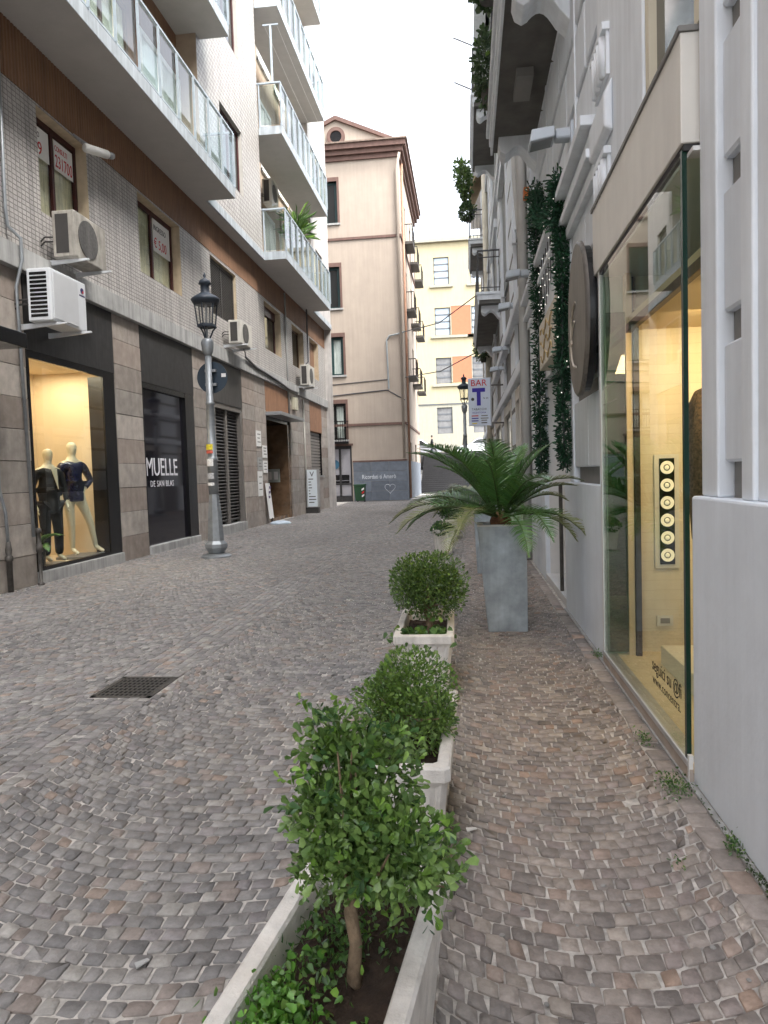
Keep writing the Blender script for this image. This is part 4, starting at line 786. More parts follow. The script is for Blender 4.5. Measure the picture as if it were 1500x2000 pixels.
# ================================================================== plants
leaf_m = mat('leaf', (.06, .13, .04), attr='col', rough=.36, var=.35, scale=40, transl=.25, spec=.6)
soil_m = mat('soil', (.040, .026, .018), rough=1, var=.5, scale=30, bump=1, bscale=60, stain=.4, stcol=(.10, .075, .055)); bark = mat('bark', (.19, .135, .085), rough=.9, var=.35, scale=30, bump=.8, bscale=50)
conc_w = mat('planter_concrete', (.74, .71, .66), rough=.85, var=.10, scale=14, stain=.4, stcol=(.38, .30, .20), bump=.45, bscale=120, streak=.22)
def rrect(a, b_, r_, n):
    P_ = []; segs = [((a-r_, b_), (-(a-r_), b_), (0, 1)), ((-a, b_-r_), (-a, -(b_-r_)), (-1, 0)), ((-(a-r_), -b_), (a-r_, -b_), (0, -1)), ((a, -(b_-r_)), (a, b_-r_), (1, 0))]
    for i, (p, q, nn) in enumerate(segs):
        L_ = math.dist(p, q); k = n[i % 2]
        for j in range(k): t = j/(k-1); P_.append(((p[0]+(q[0]-p[0])*t, p[1]+(q[1]-p[1])*t), nn, t*L_))
    return P_
def planter(x, y, rz, label, L_=1.0, Wd=.41, Hh=.46):
    t = thing('planter', label, 'planter', (x, y, 0), 'white concrete planters in a row'); a, b_ = Wd/2, L_/2
    cr, sr = math.cos(rz), math.sin(rz); T = lambda p, z: (x+p[0]*cr-p[1]*sr, y+p[0]*sr+p[1]*cr, z)
    def ring(ins, z, fl=0.):
        out = []
        for (p, nn, s_l) in rrect(a-ins, b_-ins, .02, (int(Wd/.0125), int(L_/.0125))):
            d_ = fl*max(0, math.sin(s_l*2*math.pi/.05)); out.append(T((p[0]-nn[0]*d_, p[1]-nn[1]*d_), z))
        return out
    MB().rings([ring(.055, .03), ring(.055, .031, .0), ring(.05, .05, .009), ring(.016, Hh-.085, .009), ring(.012, Hh-.07), ring(.0, Hh-.055), ring(.0, Hh-.008), ring(.008, Hh), ring(.046, Hh), ring(.052, Hh-.01), ring(.060, Hh-.12)], cap1=False).build('tub', conc_w, t, recalc=True)
    sx = [T((sx_*(a-.09), sy_*(b_-.15)), 0) for sx_ in (-1, 1) for sy_ in (-1, 1)]
    for p in sx: boxp('foot', conc_w, t, p[0]-.04, p[0]+.04, p[1]-.05, p[1]+.05, 0, .032)
    nx, ny = 12, 26; q = MB()
    for i in range(nx):
        for j in range(ny):
            u = (i/(nx-1)*2-1)*(a-.058); v = (j/(ny-1)*2-1)*(b_-.058); q.v.append(T((u, v), Hh-.085+rng.normal(0, .006)))
    for i in range(nx-1):
        for j in range(ny-1): k = i*ny+j; q.f.append((k, k+ny, k+ny+1, k+1))
    q.build('soil', soil_m, t, recalc=False); return t
planter(-.335, 1.47, R(-7), 'nearest white planter, holding the young leafy shrub'); planter(-.285, 3.08, R(-1), 'second white planter from the camera, with the dense low bush', .98); planter(-.325, 5.22, R(1), 'third white planter, holding the round ball of box', .98)
planter(-.47, 13.7, 0, 'small white planter left of the tall palm pot', .5); planter(-.42, 16.6, 0, 'white planter just behind the small planter at the palm', .8); planter(-.38, 19.6, 0, 'farthest white planter of the row', .9)
def bush(label, x, y, z0, lobes, n, ll, lw, trunk_r, seed, name='box_shrub', jit=.55, branches=8, **g):
    t = thing(name, label, 'shrub', (x, y, z0), 'shrubs in the planters'); P_, D_ = [], []; tot = sum(r_[0]*r_[1] for _, r_ in lobes)
    for i, (c, r_) in enumerate(lobes):
        p, d_ = lumpy(int(n*r_[0]*r_[1]/tot), c, r_, seed+i, .42, .75); P_.append(p); D_.append(d_)
    P_ = np.concatenate(P_); D_ = np.concatenate(D_)
    cx_ = np.mean([c for c, _ in lobes], 0); tr = MB(); hh = cx_[2]-z0; tr.tube([(x, y, z0-.06), (x+.002, y, z0+.02), (x+trunk_r*.5, y+.004, z0+hh*.22), (x-trunk_r*.25, y+.01, z0+hh*.42), (x+trunk_r*.3, y+.006, z0+hh*.6), (cx_[0], cx_[1], cx_[2])], [trunk_r*1.5, trunk_r*1.15, trunk_r, trunk_r*1.08, trunk_r*.85, trunk_r*.5], 9); tr.build('trunk', bark, t, smooth=True)
    for i in range(branches):
        e = P_[rng.integers(len(P_))]; s0 = np.array((x, y, z0+(cx_[2]-z0)*.55)); MB().tube([s0, (s0+e)/2+rng.normal(0, .015, 3), e], [trunk_r*.45, trunk_r*.3, .002], 5).build('branch', bark, t)
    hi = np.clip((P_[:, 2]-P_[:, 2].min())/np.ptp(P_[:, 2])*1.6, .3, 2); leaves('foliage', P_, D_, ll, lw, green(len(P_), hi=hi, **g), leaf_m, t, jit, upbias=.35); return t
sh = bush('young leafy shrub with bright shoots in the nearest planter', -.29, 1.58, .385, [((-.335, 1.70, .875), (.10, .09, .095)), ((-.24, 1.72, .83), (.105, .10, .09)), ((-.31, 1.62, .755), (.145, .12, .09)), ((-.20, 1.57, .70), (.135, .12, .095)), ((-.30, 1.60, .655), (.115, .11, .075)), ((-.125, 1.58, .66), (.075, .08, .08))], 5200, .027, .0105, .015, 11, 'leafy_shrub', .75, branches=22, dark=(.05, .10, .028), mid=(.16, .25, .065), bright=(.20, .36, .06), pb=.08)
g_ = np.random.default_rng(4); P_, D_, Cc = [], [], []
for i in range(46):
    c0 = np.array([(-.335, 1.70, .875), (-.24, 1.72, .83), (-.31, 1.62, .755), (-.20, 1.57, .70), (-.125, 1.58, .66)][i % 5]); d_ = g_.normal(0, 1, 3)+np.array((0, -.3, .7)); d_ /= np.linalg.norm(d_); rr = (.09, .09, .12, .115, .07)[i % 5]; L_ = g_.uniform(.035, .085)
    for k in range(9): P_.append(c0+d_*(rr*.9+L_*k/8)); q = g_.normal(0, 1, 3); q -= d_*q.dot(d_); D_.append(q/np.linalg.norm(q)*.8+d_*.7); Cc.append(np.array((.06, .15, .03))*(1-k/8)+np.array((.22, .38, .06))*(k/8) if i % 2 else np.array((.05, .12, .035))*g_.uniform(.7, 1.4))
struct(leaves('shoots', np.array(P_), np.array(D_), .026, .0095, np.array(Cc), leaf_m, sh, .25), 'stuff')
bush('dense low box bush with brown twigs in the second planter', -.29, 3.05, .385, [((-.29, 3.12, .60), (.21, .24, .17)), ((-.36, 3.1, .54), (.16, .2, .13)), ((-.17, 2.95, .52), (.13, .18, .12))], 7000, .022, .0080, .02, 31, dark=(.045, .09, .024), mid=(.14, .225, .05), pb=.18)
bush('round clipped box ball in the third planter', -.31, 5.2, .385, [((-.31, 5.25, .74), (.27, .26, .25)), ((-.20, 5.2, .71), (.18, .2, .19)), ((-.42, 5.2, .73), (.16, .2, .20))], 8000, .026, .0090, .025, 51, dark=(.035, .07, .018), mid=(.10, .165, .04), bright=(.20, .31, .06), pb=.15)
bush('small untrimmed shrub behind the palm fronds', -.45, 16.6, .385, [((-.45, 16.6, .75), (.33, .35, .32))], 3000, .05, .018, .025, 71); bush('little shrub in the farthest planter', -.38, 19.6, .385, [((-.38, 19.6, .7), (.3, .35, .28))], 2000, .05, .02, .025, 81); bush('ivy tuft in the small planter by the palm', -.47, 13.6, .36, [((-.47, 13.55, .46), (.2, .18, .10))], 900, .05, .022, .01, 91, branches=3)
def herbs(name, label, cat, pts, ll, lw, cols, group=None, jit=.9):
    P_ = np.concatenate([np.array(c)+rng.normal(0, 1, (n, 3))*np.array(s)*.5 for c, s, n in pts]); P_[:, 2] = np.abs(P_[:, 2]-pts[0][0][2])+pts[0][0][2]
    D_ = np.tile((0, 0, .55), (len(P_), 1)); o = leaves(name, P_, D_, ll, lw, cols(len(P_)), leaf_m, None, jit); struct(o, 'stuff'); return tag(o, label, cat, group)
brt = lambda n: green(n, dark=(.05, .13, .02), mid=(.11, .25, .04), bright=(.2, .36, .06), pb=.2); mdg = lambda n: green(n, dark=(.03, .07, .02), mid=(.08, .16, .04), pb=.15)
herbs('clover_patch', 'bright green clover in the near left corner of the nearest planter', 'clover', [((-.41, 1.32, .385), (.12, .20, .07), 800), ((-.44, 1.45, .39), (.06, .12, .06), 260), ((-.36, 1.15, .385), (.1, .15, .06), 260)], .022, .0105, brt)
herbs('weed_patch', 'sparse weeds round the trunk of the near shrub', 'weeds', [((-.38, 1.66, .385), (.10, .20, .06), 420), ((-.25, 1.75, .385), (.14, .14, .05), 180)], .020, .008, mdg)
herbs('weed_patch', 'leafy weeds at the front of the third planter', 'weeds', [((-.38, 4.90, .385), (.16, .10, .06), 260), ((-.22, 4.86, .385), (.10, .10, .10), 160)], .05, .024, mdg)
for i, (x, y, s_l, n_) in enumerate(((.945, 4.08, .045, 110), (.955, 3.47, .075, 300), (1.02, 2.92, .035, 110), (1.03, 5.92, .04, 110), (.78, 2.78, .03, 24))):
    herbs('weed_tuft', ['small weed tuft between the cobbles under the shop sill', 'largest weed tuft at the foot of the shop window post', 'weeds growing along the foot of the near plinth', 'thin weed at the far corner of the shop window', 'tiny weed in a joint of the right pavement'][i], 'weeds', [((x, y, .006), (s_l, s_l*1.8, .05), n_)], .018, .0055, mdg, 'weeds along the right wall')
herbs('moss_strip', 'dark mossy weeds in the gap below the near plinth', 'moss', [((1.035, 2.6, .012), (.02, .5, .012), 420)], .012, .005, lambda n: green(n, dark=(.02, .035, .012), mid=(.05, .08, .025), pb=.05))
# cycads in tall pots
frond_m = mat('frond', (.02, .07, .03), attr='col', rough=.34, var=.15, scale=20, transl=.15, spec=.6)
def frond(name, parent, base, az, el, length, droop, seed, tipcol=False):
    g = np.random.default_rng(seed); n = 22; pts = []; p = np.array(base, float); e = el
    for i in range(n): pts.append(p.copy()); e_ = e-droop*(i/n)**1.5; p = p+np.array((math.cos(az)*math.cos(e_), math.sin(az)*math.cos(e_), math.sin(e_)))*length/n
    pts = np.array(pts); b = MB(); b.tube([tuple(q) for q in pts[::3]], [.011*(1-.8*i/len(pts[::3])) for i in range(len(pts[::3]))], 5); cols = [(.06, .10, .03)]*len(b.v)
    m_ = 58; side = np.array((-math.sin(az), math.cos(az), 0))
    for k in range(m_):
        u = .13+.87*k/(m_-1); f_ = u*(n-1); i = min(int(f_), n-2); c = pts[i]+(pts[i+1]-pts[i])*(f_-i); d_ = pts[i+1]-pts[i]; d_ /= np.linalg.norm(d_); upv = np.cross(side, d_); upv = upv if upv[2] > 0 else -upv
        ll = length*.21*(math.sin(math.pi*min(1, .18+u*.86))**.7)*g.uniform(.9, 1.1)+.02
        for sg in (-1, 1):
            dir_ = side*sg*.80+d_*(.42+.35*u)+upv*(.30)+g.normal(0, .05, 3); dir_ /= np.linalg.norm(dir_); wv = d_*.0062
            mid = c+dir_*ll*.55; tip = c+dir_*ll-np.array((0, 0, ll*.16)); k0 = len(b.v); b.v += [tuple(c-wv), tuple(c+wv), tuple(mid+wv*.9), tuple(tip), tuple(mid-wv*.9)]; b.f += [(k0, k0+1, k0+2, k0+4), (k0+4, k0+2, k0+3)]
            gc = np.array((.070, .175, .048))*g.uniform(.7, 1.45)+np.array((.05, .045, 0))*g.uniform(0, 1)**2
            if tipcol and u > .55: gc = gc*.35+np.array((.27, .24, .11))*.65
            cols += [tuple(gc)]*5
    o = b.build(name, frond_m, parent, recalc=False); set_col(o.data, np.array(cols)); return o
def palm(label, x, y, z, n, length, seed, fl=0):
    t = thing('cycad_palm', label, 'palm', (x, y, z), 'palms in tall pots'); MB().lathe([(.07, -.02), (.10, .02), (.105, .07), (.08, .13), (.03, .16)], (x, y, z), 14).build('crown_base', mat('palm_base', (.13, .06, .03), rough=.9, var=.5, scale=40, bump=1, bscale=40), t)
    g = random.Random(seed)
    for i in range(n):
        az = 2*math.pi*i/n*2.0+g.uniform(-.25, .25); lay = i/n; el = R(80-70*lay+g.uniform(-6, 6)); L_ = length*g.uniform(.85, 1.1)*(1.0 if lay > .25 else .92)
        if math.cos(az) > .45: L_ *= .80
        frond('frond', t, (x+.05*math.cos(az), y+.05*math.sin(az), z+.10), az, el, L_, R(48+46*lay+g.uniform(-10, 12)), seed*100+i, tipcol=(g.random() < .6 and lay > .45))
    return t
pot_m = mat('zinc_pot', (.36, .405, .43), rough=.5, var=.30, scale=5, stain=.6, stcol=(.22, .255, .275), streak=.18, bump=.15, bscale=60, metal=.15)
def pot(label, x, y, zt_, wt, wb_, lean=.0):
    t = thing('tall_pot', label, 'pot', (x, y, 0), 'tall tapered pots'); sq = lambda h, z, dx: [(x+dx+a*h, y+c*h, z) for a, c in ((-1, -1), (1, -1), (1, 1), (-1, 1))]
    MB().rings([sq(wb_/2, 0, lean), sq(wt/2, zt_, -lean), sq(wt/2-.055, zt_, -lean), sq(wt/2-.07, zt_-.06, -lean)], cap1=False).build('body', pot_m, t, bevel=.008); MB().rings([sq(wt/2+.001, zt_-.012, -lean), sq(wt/2+.001, zt_+.003, -lean), sq(wt/2-.058, zt_+.003, -lean), sq(wt/2-.058, zt_-.012, -lean)], cap0=False, cap1=False).build('rim', mat('pot_rim', (.52, .52, .49), rough=.7, var=.1), t); MB().poly(sq(wt/2-.065, zt_-.045, -lean)).build('soil', soil_m, t); return t
pot('tall blue grey tapered pot holding the nearer palm', .335, 7.06, 1.03, .46, .375, .02); palm('big green cycad palm in the nearer tall pot', .315, 7.06, .99, 34, 1.18, 3)
pot('second tall dark pot behind the palm', .30, 11.0, 1.05, .44, .36); palm('farther cycad palm mostly hidden behind the nearer one', .30, 11.0, 1.0, 18, .95, 5)

# ================================================================== fittings on the right facade
def squash(o):
    for v in o.data.vertices: v.co.y = 6.27+(v.co.y-6.27)*.76
dsc = thing('round_shop_sign', 'big round wooden shop sign standing off the right wall', 'sign', (.98, 6.25, 2.15)); wood_s = mat('sign_wood', (.125, .112, .098), rough=.45, var=.2, scale=5, wood=True, metal=.1)
squash(MB().lathe([(.62, 0), (.64, .015), (.64, .035)], (.945, 6.27, 2.79), 56, 'x').build('disc', wood_s, dsc, smooth=False)); squash(MB().lathe([(.60, 0), (.60, .06)], (.982, 6.27, 2.79), 48, 'x').build('rim', black_fr, dsc))
for z_ in (2.5, 3.05): bx('standoff', iron, dsc, (1.04, 1.11, 6.2, 6.3, z_, z_+.06))
for k, (a0, a1) in enumerate(((-.5, .42), (-.2, .5))): MB().tube([(.942, 6.27+.30*math.cos(t)*.9, 2.60+.14*k+.20*math.sin(t)) for t in np.linspace(a0*3.14, a1*3.14, 10)], .012, 5).build('emblem_line', mat('sign_groove', (.42, .37, .30), rough=.5), dsc)
gs = thing('door_sign', 'cream sign board with gilt lettering above the garlanded door', 'sign', (1.0, 8.6, 2.8)); bx('board', mat('sign_cream', (.62, .57, .47), rough=.6, var=.15, scale=10), gs, (.96, 1.088, 7.75, 9.45, 2.80, 3.36), bevel=.008); gold = mat('gilt', (.50, .36, .16), rough=.35, var=.1, metal=.7)
for k in range(3): MB().tube([(.955, 9.25-t*1.2, 3.22-.16*k+.05*math.sin(t*14+k)+.02*math.sin(t*37)) for t in np.linspace(0, 1, 26)], .010, 4).build('scroll_lettering', gold, gs)
gar_m = mat('garland_leaf', (.02, .06, .03), attr='col', rough=.6, var=.2, transl=.1); led = mat('fairy_light', (.9, .9, .85), var=0, emit=((1, .96, .85), .25))
def garland(label, path, rad, n, nl, seed, hangs=()):
    g = np.random.default_rng(seed); path = np.array(path, float); t = thing('garland', label, 'garland', tuple(path[-1]), 'green garlands by the shop door')
    u = g.uniform(0, len(path)-1.001, n); i = u.astype(int); c = path[i]+(path[i+1]-path[i])*(u-i)[:, None]; rr = np.interp(u, np.arange(len(path)), rad)*(1+.25*np.sin(u*9)); d_ = g.normal(0, 1, (n, 3)); d_ /= np.linalg.norm(d_, axis=1, keepdims=True)
    P_ = c+d_*rr[:, None]*g.uniform(.4, 1, n)[:, None]; P_[:, 0] = np.minimum(P_[:, 0], XD-.005); leaves('foliage', P_, d_, .075, .012, green(n, dark=(.006, .022, .012), mid=(.018, .065, .032), bright=(.03, .11, .05), pb=.15), gar_m, t, .6)
    MB().tube([tuple(q) for q in path], .012, 5).build('wire', cb_m, t)
    b = MB(); k = g.integers(0, n, nl)
    for q in P_[k]+d_[k]*.03: b.lathe([(.001, -.007), (.008, 0), (.001, .007)], tuple(q), 5)
    struct(b.build('fairy_lights', led, t), 'stuff'); return t
garland('thick garland on the near side of the shop door', [(1.0, 7.62, 4.5), (1.0, 7.60, 4.0), (1.02, 7.62, 3.3), (1.0, 7.66, 2.5), (1.02, 7.68, 1.55)], [.08, .07, .05, .055, .05], 4200, 20, 1)
garland('thick garland on the far side of the shop door', [(1.0, 10.0, 5.3), (1.0, 9.95, 4.5), (1.02, 10.0, 3.6), (1.0, 10.02, 2.4), (1.02, 10.05, 1.5)], [.10, .085, .06, .07, .06], 4600, 34, 2)
garland('bushy garland swag high above the shop door', [(1.0, 7.7, 4.4), (.98, 8.3, 4.3), (.98, 8.9, 4.5), (.98, 9.5, 4.8), (1.0, 9.9, 5.2)], [.07, .075, .075, .075, .08], 1700, 25, 3)
cl = thing('light_curtain', 'curtain of hanging fairy lights between the door garlands', 'fairy lights', (1.0, 8.8, 3.4))
for i in range(9):
    yy = 7.9+i*.24; zb = 3.45+.5*random.random(); MB().tube([(1.02, yy, 4.5), (1.02, yy, zb)], .006, 4).build('strand', cb_m, cl); b = MB()
    for z_ in np.arange(zb, 4.5, .24): b.lathe([(.001, -.008), (.008, 0), (.001, .008)], (1.005, yy+random.uniform(-.03, .03), z_), 5)
    struct(b.build('fairy_lights', led, cl), 'stuff')
fl_m = mat('floodlight_grey', (.46, .50, .54), rough=.4, var=.08, metal=.2); fl_g = mat('floodlight_glass', (.25, .26, .27), rough=.15, var=.1)
for i, (y_, z_, sc_l) in enumerate(((7.35, 4.72, 1.0), (11.9, 4.62, 1.0), (14.6, 4.72, 1.0), (18.0, 4.45, 1.0), (20.0, 4.25, 1.0))):
    t = thing('floodlight', ['nearest grey floodlight on an arm above the round sign', 'second grey floodlight, just before the pale downpipe', 'third floodlight along the right wall behind the downpipe', 'fourth floodlight along the right wall', 'farthest floodlight, close above the bar sign'][i], 'floodlight', (1.05, y_, z_), 'floodlights along the right wall')
    MB().prism([(.68, z_-.02), (.92, z_+.02), (.92, z_+.12), (.70, z_+.10)], 'y', y_-.13, y_+.13).build('head', fl_m, t, bevel=.012); MB().prism([(.70, z_-.024), (.90, z_+.012), (.90, z_+.018), (.70, z_-.018)], 'y', y_-.10, y_+.10).build('lens', fl_g, t)
    bx('arm', fl_m, t, (.93, XD-.01, y_-.07, y_+.07, z_+.02, z_+.12), bevel=.02); bx('wall_plate', fl_m, t, (XD-.03, XD+.0, y_-.12, y_+.12, z_-.05, z_+.16))
run('downpipe', 'pale round downpipe on the right facade past the door', 'pipe', [(1.02, 12.45, 17), (1.02, 12.45, .02)], .085, mat('pipe_paint', (.56, .56, .54), rough=.6, var=.06, streak=.12), n=12)
run('conduit_pipe', 'thin pale conduit bending along the wall before the downpipe', 'pipe', [(.98, 12.9, 8.5), (.93, 13.0, 7.6), (.95, 13.0, 6.6), (1.04, 13.2, 5.6), (1.05, 13.3, .6)], .05, MATS['pipe_paint'])
run('downpipe', 'farther yellowish downpipe between the balconies', 'pipe', [(.98, 29.8, 17), (.98, 29.8, .1)], .12, mat('pipe_cream', (.60, .56, .46), rough=.6), n=10)
tag(bx('orange_box', mat('orange_plastic', (.55, .15, .03), rough=.5), None, (XD-.09, XD-.005, 11.9, 12.1, 5.9, 6.05), bevel=.01), 'little orange box on the wall next to the downpipe', 'box')
bs = thing('bar_sign', 'white hanging sign reading BAR with a blue T', 'sign', (.40, 20.5, 2.8)); sgm = mat('sign_pale', (.62, .68, .78), rough=.5, var=.03)
bx('panel', sgm, bs, (.09, .71, 20.5, 20.62, 2.82, 4.15), bevel=.01); bx('edge', metal_gr, bs, (.70, .735, 20.49, 20.63, 2.80, 4.17)); bx('bracket', iron, bs, (.72, XD, 20.54, 20.58, 3.92, 3.96)); bx('bracket', iron, bs, (.72, XD, 20.54, 20.58, 2.86, 2.90)); text('lettering', 'BAR', .25, red_p, bs, (.385, 20.495, 3.93), '-y', 'CENTER', ext=.004, sx=1.0)
blue = mat('sign_blue', (.03, .015, .30), rough=.5, var=0); bx('letter_t', blue, bs, (.20, .56, 20.49, 20.5, 3.76, 3.87)); bx('letter_t', blue, bs, (.325, .435, 20.49, 20.5, 3.38, 3.76))
MB().lathe([(.045, 0), (.045, .005)], (.21, 20.493, 3.56), 14, 'y').build('emblem', slat_dk, bs); text('lettering', 'N 24', .07, black_p, bs, (.50, 20.495, 3.56), '-y', ext=.002); text('lettering', 'TABACCHI', .085, black_p, bs, (.385, 20.495, 3.25), '-y', 'CENTER', ext=.002); text('lettering', 'RICEVITORIA', .065, blue, bs, (.385, 20.495, 3.16), '-y', 'CENTER', ext=.002)
for k, (x0, x1, z_, m_) in enumerate(((.17, .36, 3.08, red_p), (.17, .36, 3.01, blue), (.17, .36, 2.94, blue), (.18, .32, 2.87, mat('sign_yellow', (.75, .6, .05), rough=.5)), (.44, .62, 3.08, gapm), (.42, .64, 3.01, gapm), (.44, .60, 2.95, gapm), (.44, .60, 2.88, slat_dk))): bx('print_line', m_, bs, (x0, x1, 20.494, 20.499, z_, z_+.028))
for i, (y_, z_) in enumerate(((19.9, 13.0), (20.2, 12.0))): tag(MB().tube([(-.08, y_, z_+.1), (.42, y_, z_-.15)], .022, 6).build('drying_pole', metal_gr), ['upper thin metal pole sticking out from the high right balcony', 'lower thin metal pole sticking out from the high right balcony'][i], 'pole', 'poles on the high right balcony')
# plants on the balconies
def clump(label, c, r_, n, ll, seed, dark=(.02, .04, .015), mid=(.05, .085, .03), name='balcony_plant'):
    t = thing(name, label, 'plant', (c[0], c[1], c[2]-r_[2]), 'plants on the balconies'); p, d_ = lumpy(n, c, r_, seed, .35, .6); leaves('foliage', p, d_, ll, ll*.3, green(n, dark=dark, mid=mid, pb=.05), leaf_m, t, .6); MB().lathe([(.10, 0), (.13, .2)], (c[0]+.05, c[1], c[2]-r_[2]-.1), 10).build('pot', iron, t); return t
clump('bushy dark plant hanging over the near right balcony rail', (.33, 8.6, 7.55), (.17, .7, .55), 1500, .13, 5); clump('trailing plant at the far end of the near right balcony', (.40, 10.4, 7.1), (.12, .6, .40), 900, .10, 6); clump('green plant beside the tan awning high on the right', (.18, 31.6, 13.9), (.28, .8, .9), 900, .22, 7, (.03, .06, .02), (.10, .16, .05)); clump('small plant at the rail under the tan awning', (.25, 31.0, 12.4), (.25, .5, .3), 500, .18, 8); clump('dark plant on the far lower right balcony', (.72, 29.5, 6.5), (.25, .6, .5), 700, .14, 9)
sp_ = thing('spiky_plant', 'spiky green yucca on the first balcony of the far bay', 'plant', (-5.95, 26.2, 8.75)); MB().lathe([(.14, 0), (.18, .35)], (-5.95, 26.2, 8.75), 12).build('pot', iron, sp_); MB().tube([(-5.95, 26.2, 9.05), (-5.95, 26.2, 10.3)], .05, 7).build('trunk', bark, sp_)
for k, zc_ in enumerate((10.3, 10.55, 10.8)):
    dd = rng.normal(0, 1, (60, 3)); dd[:, 2] = np.abs(dd[:, 2])*.6; dd /= np.linalg.norm(dd, axis=1, keepdims=True); leaves('foliage', np.tile((-5.95, 26.2, zc_), (60, 1)), dd, .75, .022, green(60, dark=(.05, .10, .03), mid=(.11, .19, .06), pb=.1), leaf_m, sp_, .15)

for i, (x, y, r_, lb_) in enumerate(((-.02, 3.02, .4, 'crumpled scrap of white paper on the pavement by the second planter'), (-1.07, 2.10, .9, 'flat grey tag lying on the cobbles at the lower left'))):
    cr, sr = math.cos(r_), math.sin(r_); q = [(a*cr-c*sr+x, a*sr+c*cr+y) for a, c in ((-.022, -.010), (.022, -.012), (.024, .010), (-.02, .010))]; tag(MB().rings([[(*p, .010+.006*(k % 2)) for k, p in enumerate(q)], [(*p, .014+.006*(k % 2)) for k, p in enumerate(q)]]).build('paper_scrap', white_p if i == 0 else ledge_m), lb_, 'litter')
# ================================================================== mannequins and people
def skin(name, J, E_, mt, parent, root=0, sub=2):
    me = bpy.data.meshes.new(name); me.from_pydata([j[0] for j in J], E_, []); o = bpy.data.objects.new(name, me); C.objects.link(o); me.materials.append(mt)
    m_ = o.modifiers.new('skin', 'SKIN'); m_.use_smooth_shade = True
    for i, j in enumerate(J):
        v = me.skin_vertices[0].data[i]; v.radius = j[1] if isinstance(j[1], tuple) else (j[1], j[1]); v.use_root = i == root
    ss = o.modifiers.new('sub', 'SUBSURF'); ss.levels = sub; ss.render_levels = sub
    o.parent = parent; o.matrix_parent_inverse = Matrix.Translation(-Vector(parent.get('_w', (0, 0, 0)))); return o
def figure(t, x, y, z, s, body_m, top_m=None, leg_m=None, hands=True, arms=((.0, -.26, 1.13), (.02, -.27, .88), (.0, .26, 1.13), (.02, .27, .88)), feet=(-.10, .10), rot=0., skirt=False, long_top=False):
    cr, sr = math.cos(rot), math.sin(rot)
    T = lambda p: (x+s*(p[0]*cr-p[1]*sr), y+s*(p[0]*sr+p[1]*cr), z+s*p[2])      # front of the figure = +x
    fl, fr = feet; e1, h1, e2, h2 = [Vector(a) for a in arms]
    J = [((0, 0, .97), .10), ((0, 0, 1.12), .085), ((.01, 0, 1.32), .095), ((0, 0, 1.44), .07), ((0, 0, 1.53), .05), ((.015, 0, 1.60), (.07, .055)), ((.01, 0, 1.70), (.095, .077)), ((0, 0, 1.765), (.05, .045)),
         ((0, -.18, 1.42), .055), (tuple(e1), .042), (tuple(h1), .028), ((0, .18, 1.42), .055), (tuple(e2), .042), (tuple(h2), .028),
         ((0, -.10, .90), .092), ((.02, fl*.6-.04, .50), .058), ((-.01, fl, .10), .038), ((.14, fl*1.1, .03), .030), ((0, .10, .90), .092), ((.02, fr*.6+.04, .50), .058), ((-.01, fr, .10), .038), ((.14, fr*1.1, .03), .030)]
    E_ = [(0, 1), (1, 2), (2, 3), (3, 4), (4, 5), (5, 6), (6, 7), (3, 8), (8, 9), (9, 10), (3, 11), (11, 12), (12, 13), (0, 14), (14, 15), (15, 16), (16, 17), (0, 18), (18, 19), (19, 20), (20, 21)]
    for hi_, hv in ((10, h1), (13, h2)):            # palm and fingers
        d_ = (hv-(e1 if hi_ == 10 else e2)).normalized(); k = len(J); J.append((tuple(hv+d_*.07), (.026, .034))); E_.append((hi_, k))
        for q in (-.027, -.009, .009, .027): J.append((tuple(hv+d_*.16+Vector((q+.01, 0, 0))), .0085)); E_.append((k, len(J)-1))
        J.append((tuple(hv+d_*.09+Vector((.05, 0, 0))), .009)); E_.append((k, len(J)-1))
    J = [(T(j[0]), tuple(r_*s for r_ in (j[1] if isinstance(j[1], tuple) else (j[1],)*2))) for j in J]; skin('body', J, E_, body_m, t)
    TT = lambda q: (T(q[0]), tuple(r_*s for r_ in (q[1] if isinstance(q[1], tuple) else (q[1],)*2)))
    if top_m:
        low = [((0, 0, .84 if skirt else .74), .165 if skirt else .175)] if (skirt or long_top) else [((0, 0, .90), .155)]
        K = [((0, 0, 1.0), .158), ((0, 0, 1.13), .125 if skirt else .15), ((.01, 0, 1.30), .150), ((0, 0, 1.40), .11), ((0, -.19, 1.40), .066), (tuple(e1), .053), (tuple(e1+(h1-e1)*.92), .040), ((0, .19, 1.40), .066), (tuple(e2), .053), (tuple(e2+(h2-e2)*.92), .040)]+low
        skin('dress' if skirt else 'jacket', [TT(q) for q in K], [(0, 1), (1, 2), (2, 3), (3, 4), (4, 5), (5, 6), (3, 7), (7, 8), (8, 9), (0, 10)], top_m, t)
    if leg_m:
        K = [((0, 0, .95), .14), ((0, -.10, .86), .108), ((.02, fl*.6-.04, .48), .078), ((0, fl, .10), .065), ((0, .10, .86), .108), ((.02, fr*.6+.04, .48), .078), ((0, fr, .10), .065)]; skin('trousers', [TT(q) for q in K], [(0, 1), (1, 2), (2, 3), (0, 4), (4, 5), (5, 6)], leg_m, t)
man_m = mat('mannequin_cream', (.72, .64, .46), rough=.35, var=.03); suit = mat('black_suit', (.010, .010, .012), rough=.75, var=.2); navy = mat('navy_dress', (.010, .011, .04), rough=.22, var=.3, scale=25, spec=.7)
t = thing('mannequin', 'cream mannequin in a dark blue mini dress with one hand on hip', 'mannequin', (-7.0, 12.12, .2), 'mannequins in the lit shop window'); bx('stand', metal_gr, t, (-7.25, -6.75, 11.85, 12.65, .205, .25))
